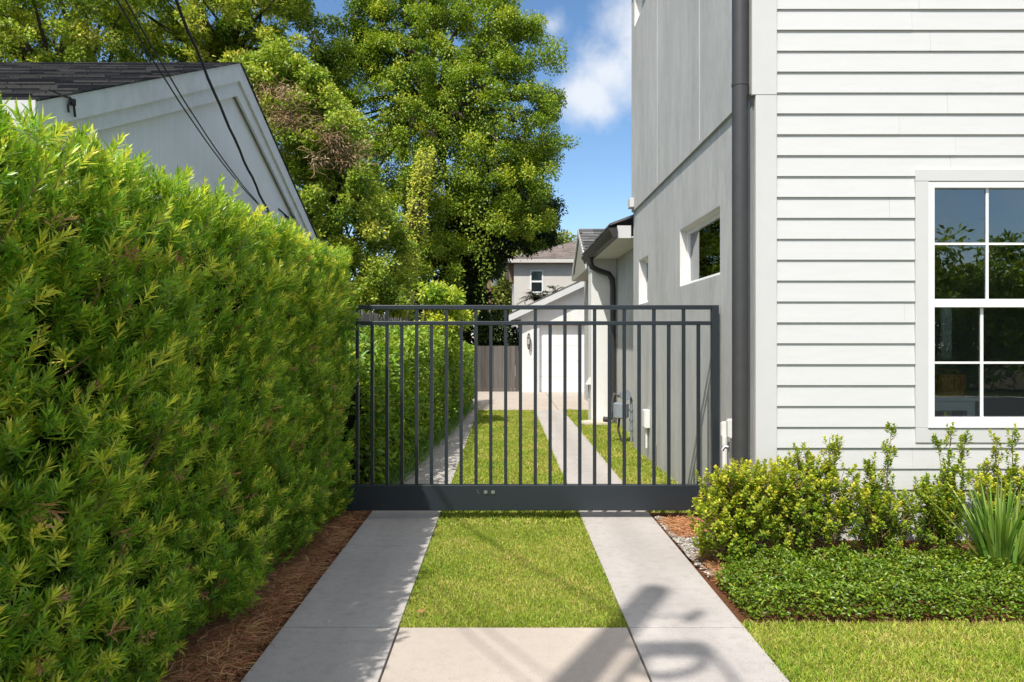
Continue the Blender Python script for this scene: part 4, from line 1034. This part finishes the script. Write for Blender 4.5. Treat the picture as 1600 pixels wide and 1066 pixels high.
b.tube([(PT[0] + .56, PT[1], zc - .02), (PT[0] + .66, PT[1], zc - .25), (PT[0] + .86, PT[1], zc - .8)], .02, 8)
b.build('drop_wire', M['cable'], e, smooth=50); b = MB()
b.tube([(PT[0] + .36, PT[1], PH - .85), (PT[0] + .40, PT[1], PH - .62)], .04, 8).tube([(PT[0], PT[1], PH - .75), (PT[0] + .38, PT[1], PH - .72)], .012, 6)
b.build('insulator', M['cable'], e, smooth=50)

# ------------------------------------------------------------------ shrubs, ground cover, iris by the white wall
def bed_z(x, y): return .05*np.clip((x - SR1)/.35, 0, 1)
def shrub(label, cx, cy, ups, nper, base, nleaf_top=26, low=.12):
    """ups: list of (dx, dy, height, radius) upright branches"""
    e = thing('shrub', label, 'shrub', (cx, cy, .04), 'yellow green shrubs along the white siding')
    b = MB(); rr = random.Random(int(cx*1000)); PB = []; AB = []; TB = []
    for (dx, dy, h, r) in ups:
        base_p = Vector((cx + dx*.25 + rr.uniform(-.03, .03), cy + dy*.3, .03)); top = Vector((cx + dx, cy + dy, h)); mid = base_p.lerp(top, .5) + Vector((rr.uniform(-.05, .05), rr.uniform(-.04, .04), 0))
        b.tube([base_p, mid, top], [.006, .004, .0018], 6)
        m = int(2.3*nper*(h/.8)*max(.5, r/.12))
        for k_ in range(m):
            t = low + (1 - low)*rr.random()**.75
            p = (base_p.lerp(mid, t*2) if t < .5 else mid.lerp(top, (t - .5)*2))
            rad = r*(1.35 - .85*t)*math.sqrt(rr.random()); a = rr.uniform(0, 6.28); off = Vector((math.cos(a)*rad, math.sin(a)*rad, rr.uniform(-.03, .03)))
            q_ = p + off
            if k_ % 4 == 0: b.tube([p - Vector((0, 0, .05)), q_], [.004, .002], 4)
            PB.append(tuple(q_)); AB.append((off.x*4, off.y*4, .45 + rr.random()*.5)); TB.append(base + .35*(t - .45) + rr.gauss(0, .14))
    b.build('branches', M['twig'], e, smooth=60)
    PB, AB, TB = np.array(PB), np.array(AB), np.array(TB)
    B, D_, U_, L_, W_, T_ = shoots(PB, AB, np.full(len(PB), .055), 12, np.full(len(PB), .036), .018, TB, (1.25, .5))
    leaves('foliage', B, D_, U_, L_, W_*RNG.uniform(.8, 1.2, len(B)), T_, M['box'], e, shape='oval', fold=.12)
    return e
rg = random.Random(31)
def bunch(w, hs, n, r, d=.22):
    out = []
    for i in range(n):
        x = -w + 2*w*(i + .5)/n + rg.uniform(-.05, .05); out.append((x, rg.uniform(-d, d), hs*(1 - .28*(x/w)**2)*rg.uniform(.78, 1.02), r*rg.uniform(.8, 1.2)))
    return out
def sx(px): return wx(px, 5.55)
shrub('densest yellow shrub at the left end of the row beside the grey downspout', sx(1158), 5.52, bunch(.33, .82, 15, .15), 30, .47, low=.06)
shrub('leafy shrub second in the row where the siding begins, reddish top tip', sx(1268), 5.60, bunch(.33, .84, 12, .14) + [(.16, 0, .95, .05), (.24, 0, .93, .05)], 28, .42)
shrub('sparse upright shrub with one tall shoot left of the front window', sx(1385), 5.62, bunch(.27, .64, 9, .105) + [(.075, 0, 1.0, .06), (-.10, .0, .78, .06)], 30, .32)
shrub('open twiggy shrub below the left corner of the front window', sx(1475), 5.64, bunch(.26, .68, 9, .105) + [(.0, 0, .92, .065), (.14, .05, 1.0, .05), (.22, 0, .96, .06)], 30, .34)
shrub('yellow tipped shrub behind the strappy green clump', sx(1598), 5.62, bunch(.30, .78, 11, .13) + [(-.03, 0, .99, .06), (-.17, 0, .92, .05)], 25, .40)
shrub('small low sprig of yellow leaves at the edge of the gravel', sx(1100), 5.50, [(-.02, 0, .2, .06), (.04, -.02, .17, .06), (-.05, .02, .15, .05)], 22, .62)

n = 46000
Xc = SR1 + .05 + RNG.random(n)*4.0; Yc = 4.39 + (5.62 - 4.39)*RNG.random(n)
kp = (Yc < 5.0 + (Xc - SR1)*1.6) & (Yc < 5.45 + .12*wob(Xc*3, 0, 0, 1, 1)) & (Xc < 1.75 + Yc*.62)
kp &= (Xc > SR1 + .02 + .02*wob(Yc*5, 0, 0, 1.5, 2)) & (Yc > 4.415 + .015*wob(Xc*6, 0, 0, 1.6, 5))
Xc, Yc = Xc[kp], Yc[kp]; n = len(Xc)
edge = np.clip((Yc - 4.38)/.16, 0, 1)*np.clip((Xc - SR1 - .0)/.14, 0, 1)
hc = (.10 + .055*wob(Xc*4, Yc*4, 0, 1.8, 3))*(.5 + .5*edge)
Zc = .0 + bed_z(Xc, Yc)*.6*edge + hc*RNG.random(n)**(.5 + 1.0*(1 - edge)) + .006
Dc = np.stack([RNG.normal(0, .8, n), RNG.normal(-.15, .8, n), RNG.normal(.35, .4, n)], 1)
Uc = nrm(np.stack([RNG.normal(0, .45, n), RNG.normal(-.1, .45, n), np.ones(n)], 1))
o = leaves('ground_cover', np.stack([Xc, Yc, Zc], 1), Dc, Uc, RNG.uniform(.018, .034, n), RNG.uniform(.011, .019, n), .36 + .2*wob(Xc*5, Yc*5, 0, 2, 1) + RNG.normal(0, .14, n), M['cover'], shape='oval')
tag(o, 'low glossy ground cover bed between the front lawn and the shrubs', 'ground cover', kind='stuff')

def clump(name, label, cx, cy, n, hmax, spread, w, mat, cat):
    e = thing(name, label, cat, (cx, cy, .04))
    a = RNG.uniform(0, 6.28, n); r = .10*np.sqrt(RNG.random(n)); lean = RNG.uniform(.02, spread, n)
    B = np.stack([cx + r*np.cos(a), cy + r*np.sin(a), np.full(n, .03)], 1)
    segs = 6; V = []; Fc = []; Ts = []
    for i in range(n):
        L_ = hmax*RNG.uniform(.55, 1.05); d = np.array([math.cos(a[i]), math.sin(a[i]), 0]); sd = np.array([-d[1], d[0], 0])
        tw = RNG.uniform(-.6, .6); sd = sd*math.cos(tw) + d*math.sin(tw); base = len(V); tt = RNG.normal(.42, .18)
        for k_ in range(segs + 1):
            t = k_/segs; p = B[i] + d*L_*lean[i]*(t + .9*t*t) + np.array([0, 0, L_*(t - .32*lean[i]*t*t)])
            ww = w*(1 - t**2.2)*.5 + .0006; V += [p + sd*ww, p - sd*ww]; Ts += [tt + .15*t]*2
        for k_ in range(segs): q_ = base + 2*k_; Fc.append((q_, q_+1, q_+3, q_+2))
    V = np.array(V) - ORG[e.name]
    me = raw_mesh('blades', V, np.array(Fc).ravel(), np.full(len(Fc), 4), np.clip(Ts, 0, 1)); me.shade_smooth(); link_mesh('blades', me, mat, e)
    return e
clump('iris_plant', 'clump of long strappy green leaves at the right edge before the window', wx(1562, 5.2), 5.2, 150, .68, .36, .027, M['iris'], 'plant')

# fallen leaves
def leaf1(px_, py_, label, L_=.055):
    d = gd(py_); p = np.array([[wx(px_, d), d, .02]])
    o = leaves('fallen_leaf', p, np.array([[.8, .4, .15]]), np.array([[.1, -.2, 1.]]), L_, L_*.5, np.array([.6]), M['dryleaf'], loc=tuple(p[0]), shape='oval'); tag(o, label, 'leaf', 'fallen leaves')
leaf1(652, 962, 'dry orange leaf on the grass by the near left corner of the lawn panel')
leaf1(604, 842, 'small dark leaf on the shaded left strip near the gate', .03)

# ------------------------------------------------------------------ sky, sun, camera
w = bpy.data.worlds.new('World'); SC.world = w; w.use_nodes = True
nt = w.node_tree; nt.nodes.clear(); N_ = nt.nodes.new; LK = nt.links.new
el = math.asin(-SUN[2]); rot = math.atan2(-SUN[0], -SUN[1])
sky = N_('ShaderNodeTexSky'); sky.sky_type = 'NISHITA'; sky.sun_disc = False; sky.sun_elevation = el; sky.sun_rotation = rot % (2*math.pi)
sky.air_density = 1.0; sky.dust_density = .4; sky.ozone_density = 2.0
hsv = N_('ShaderNodeHueSaturation'); hsv.inputs['Saturation'].default_value = 1.14; LK(sky.outputs[0], hsv.inputs['Color'])
tc = N_('ShaderNodeTexCoord')
def vdist(c):
    v = N_('ShaderNodeVectorMath'); v.operation = 'DISTANCE'; LK(tc.outputs['Generated'], v.inputs[0]); c = Vector(c).normalized(); v.inputs[1].default_value = c; return v.outputs['Value']
nz = N_('ShaderNodeTexNoise'); nz.inputs['Scale'].default_value = 9; nz.inputs['Detail'].default_value = 8; nz.inputs['Roughness'].default_value = .6
LK(tc.outputs['Generated'], nz.inputs['Vector'])
def mth(op, a, b=0.0, c=None):
    m = N_('ShaderNodeMath'); m.operation = op
    for i, v in enumerate((a, b) if c is None else (a, b, c)):
        if hasattr(v, 'node'): LK(v, m.inputs[i])
        else: m.inputs[i].default_value = v
    return m.outputs[0]
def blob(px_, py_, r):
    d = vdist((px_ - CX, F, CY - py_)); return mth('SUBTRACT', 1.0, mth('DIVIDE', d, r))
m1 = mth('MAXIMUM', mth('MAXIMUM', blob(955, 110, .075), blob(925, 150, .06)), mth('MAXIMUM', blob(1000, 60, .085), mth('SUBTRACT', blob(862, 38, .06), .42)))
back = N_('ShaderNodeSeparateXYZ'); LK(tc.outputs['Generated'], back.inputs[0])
fill_cloud = mth('MULTIPLY', mth('SUBTRACT', mth('ADD', mth('ADD', mth('MULTIPLY', back.outputs['Y'], -.40), mth('MULTIPLY', back.outputs['X'], -.25)), mth('MULTIPLY', back.outputs['Z'], .88)), .42), 2.2)  # bright overhead cloud, out of view, added as fill light
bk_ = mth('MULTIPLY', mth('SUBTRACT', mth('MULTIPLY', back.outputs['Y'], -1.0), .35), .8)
m1 = mth('MAXIMUM', mth('MAXIMUM', m1, mth('MINIMUM', bk_, .62)), fill_cloud)
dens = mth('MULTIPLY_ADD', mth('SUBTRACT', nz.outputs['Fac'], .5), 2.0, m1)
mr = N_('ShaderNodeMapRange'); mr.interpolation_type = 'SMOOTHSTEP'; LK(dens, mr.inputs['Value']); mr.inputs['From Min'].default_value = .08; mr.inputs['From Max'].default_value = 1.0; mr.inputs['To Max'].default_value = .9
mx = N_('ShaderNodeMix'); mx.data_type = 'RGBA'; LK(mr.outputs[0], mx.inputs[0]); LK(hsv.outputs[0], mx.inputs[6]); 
cb = N_('ShaderNodeMix'); cb.data_type = 'RGBA'; cb.inputs[6].default_value = (5.2, 5.45, 5.8, 1); cb.inputs[7].default_value = (7.8, 7.65, 7.4, 1)  # sky cloud colour, then the brighter colour of the added fill cloud
br = N_('ShaderNodeMapRange'); LK(fill_cloud, br.inputs['Value']); br.inputs['From Min'].default_value = 0.0; br.inputs['From Max'].default_value = .8; LK(br.outputs[0], cb.inputs[0]); LK(cb.outputs[2], mx.inputs[7])
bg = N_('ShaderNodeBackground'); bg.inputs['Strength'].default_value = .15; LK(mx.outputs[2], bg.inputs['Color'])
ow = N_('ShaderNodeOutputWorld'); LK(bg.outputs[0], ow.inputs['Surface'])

sl = bpy.data.lights.new('sun', 'SUN'); sl.energy = 4.6; sl.angle = R(.53); sl.color = (1, .955, .88)
so = bpy.data.objects.new('sun', sl); COL.objects.link(so); so.rotation_euler = Vector(SUN).to_track_quat('-Z', 'Y').to_euler(); so.location = (-10, -20, 30)

cam = bpy.data.cameras.new('camera'); co = bpy.data.objects.new('camera', cam); COL.objects.link(co); SC.camera = co
co.location = (0, 0, H); co.rotation_euler = (R(90), 0, 0)
cam.sensor_width = 36; cam.lens = F/1600*36; cam.shift_x = (800 - CX)/1600; cam.shift_y = -(533 - CY)/1600
cam.clip_start = .05; cam.clip_end = 1000
SC.view_settings.view_transform = 'Standard'; SC.view_settings.look = 'None'; SC.view_settings.exposure = 0.22; SC.view_settings.gamma = 1.0
SC.render.resolution_x, SC.render.resolution_y = 1024, 682
SC.cycles.max_bounces = 8; SC.cycles.transparent_max_bounces = 12
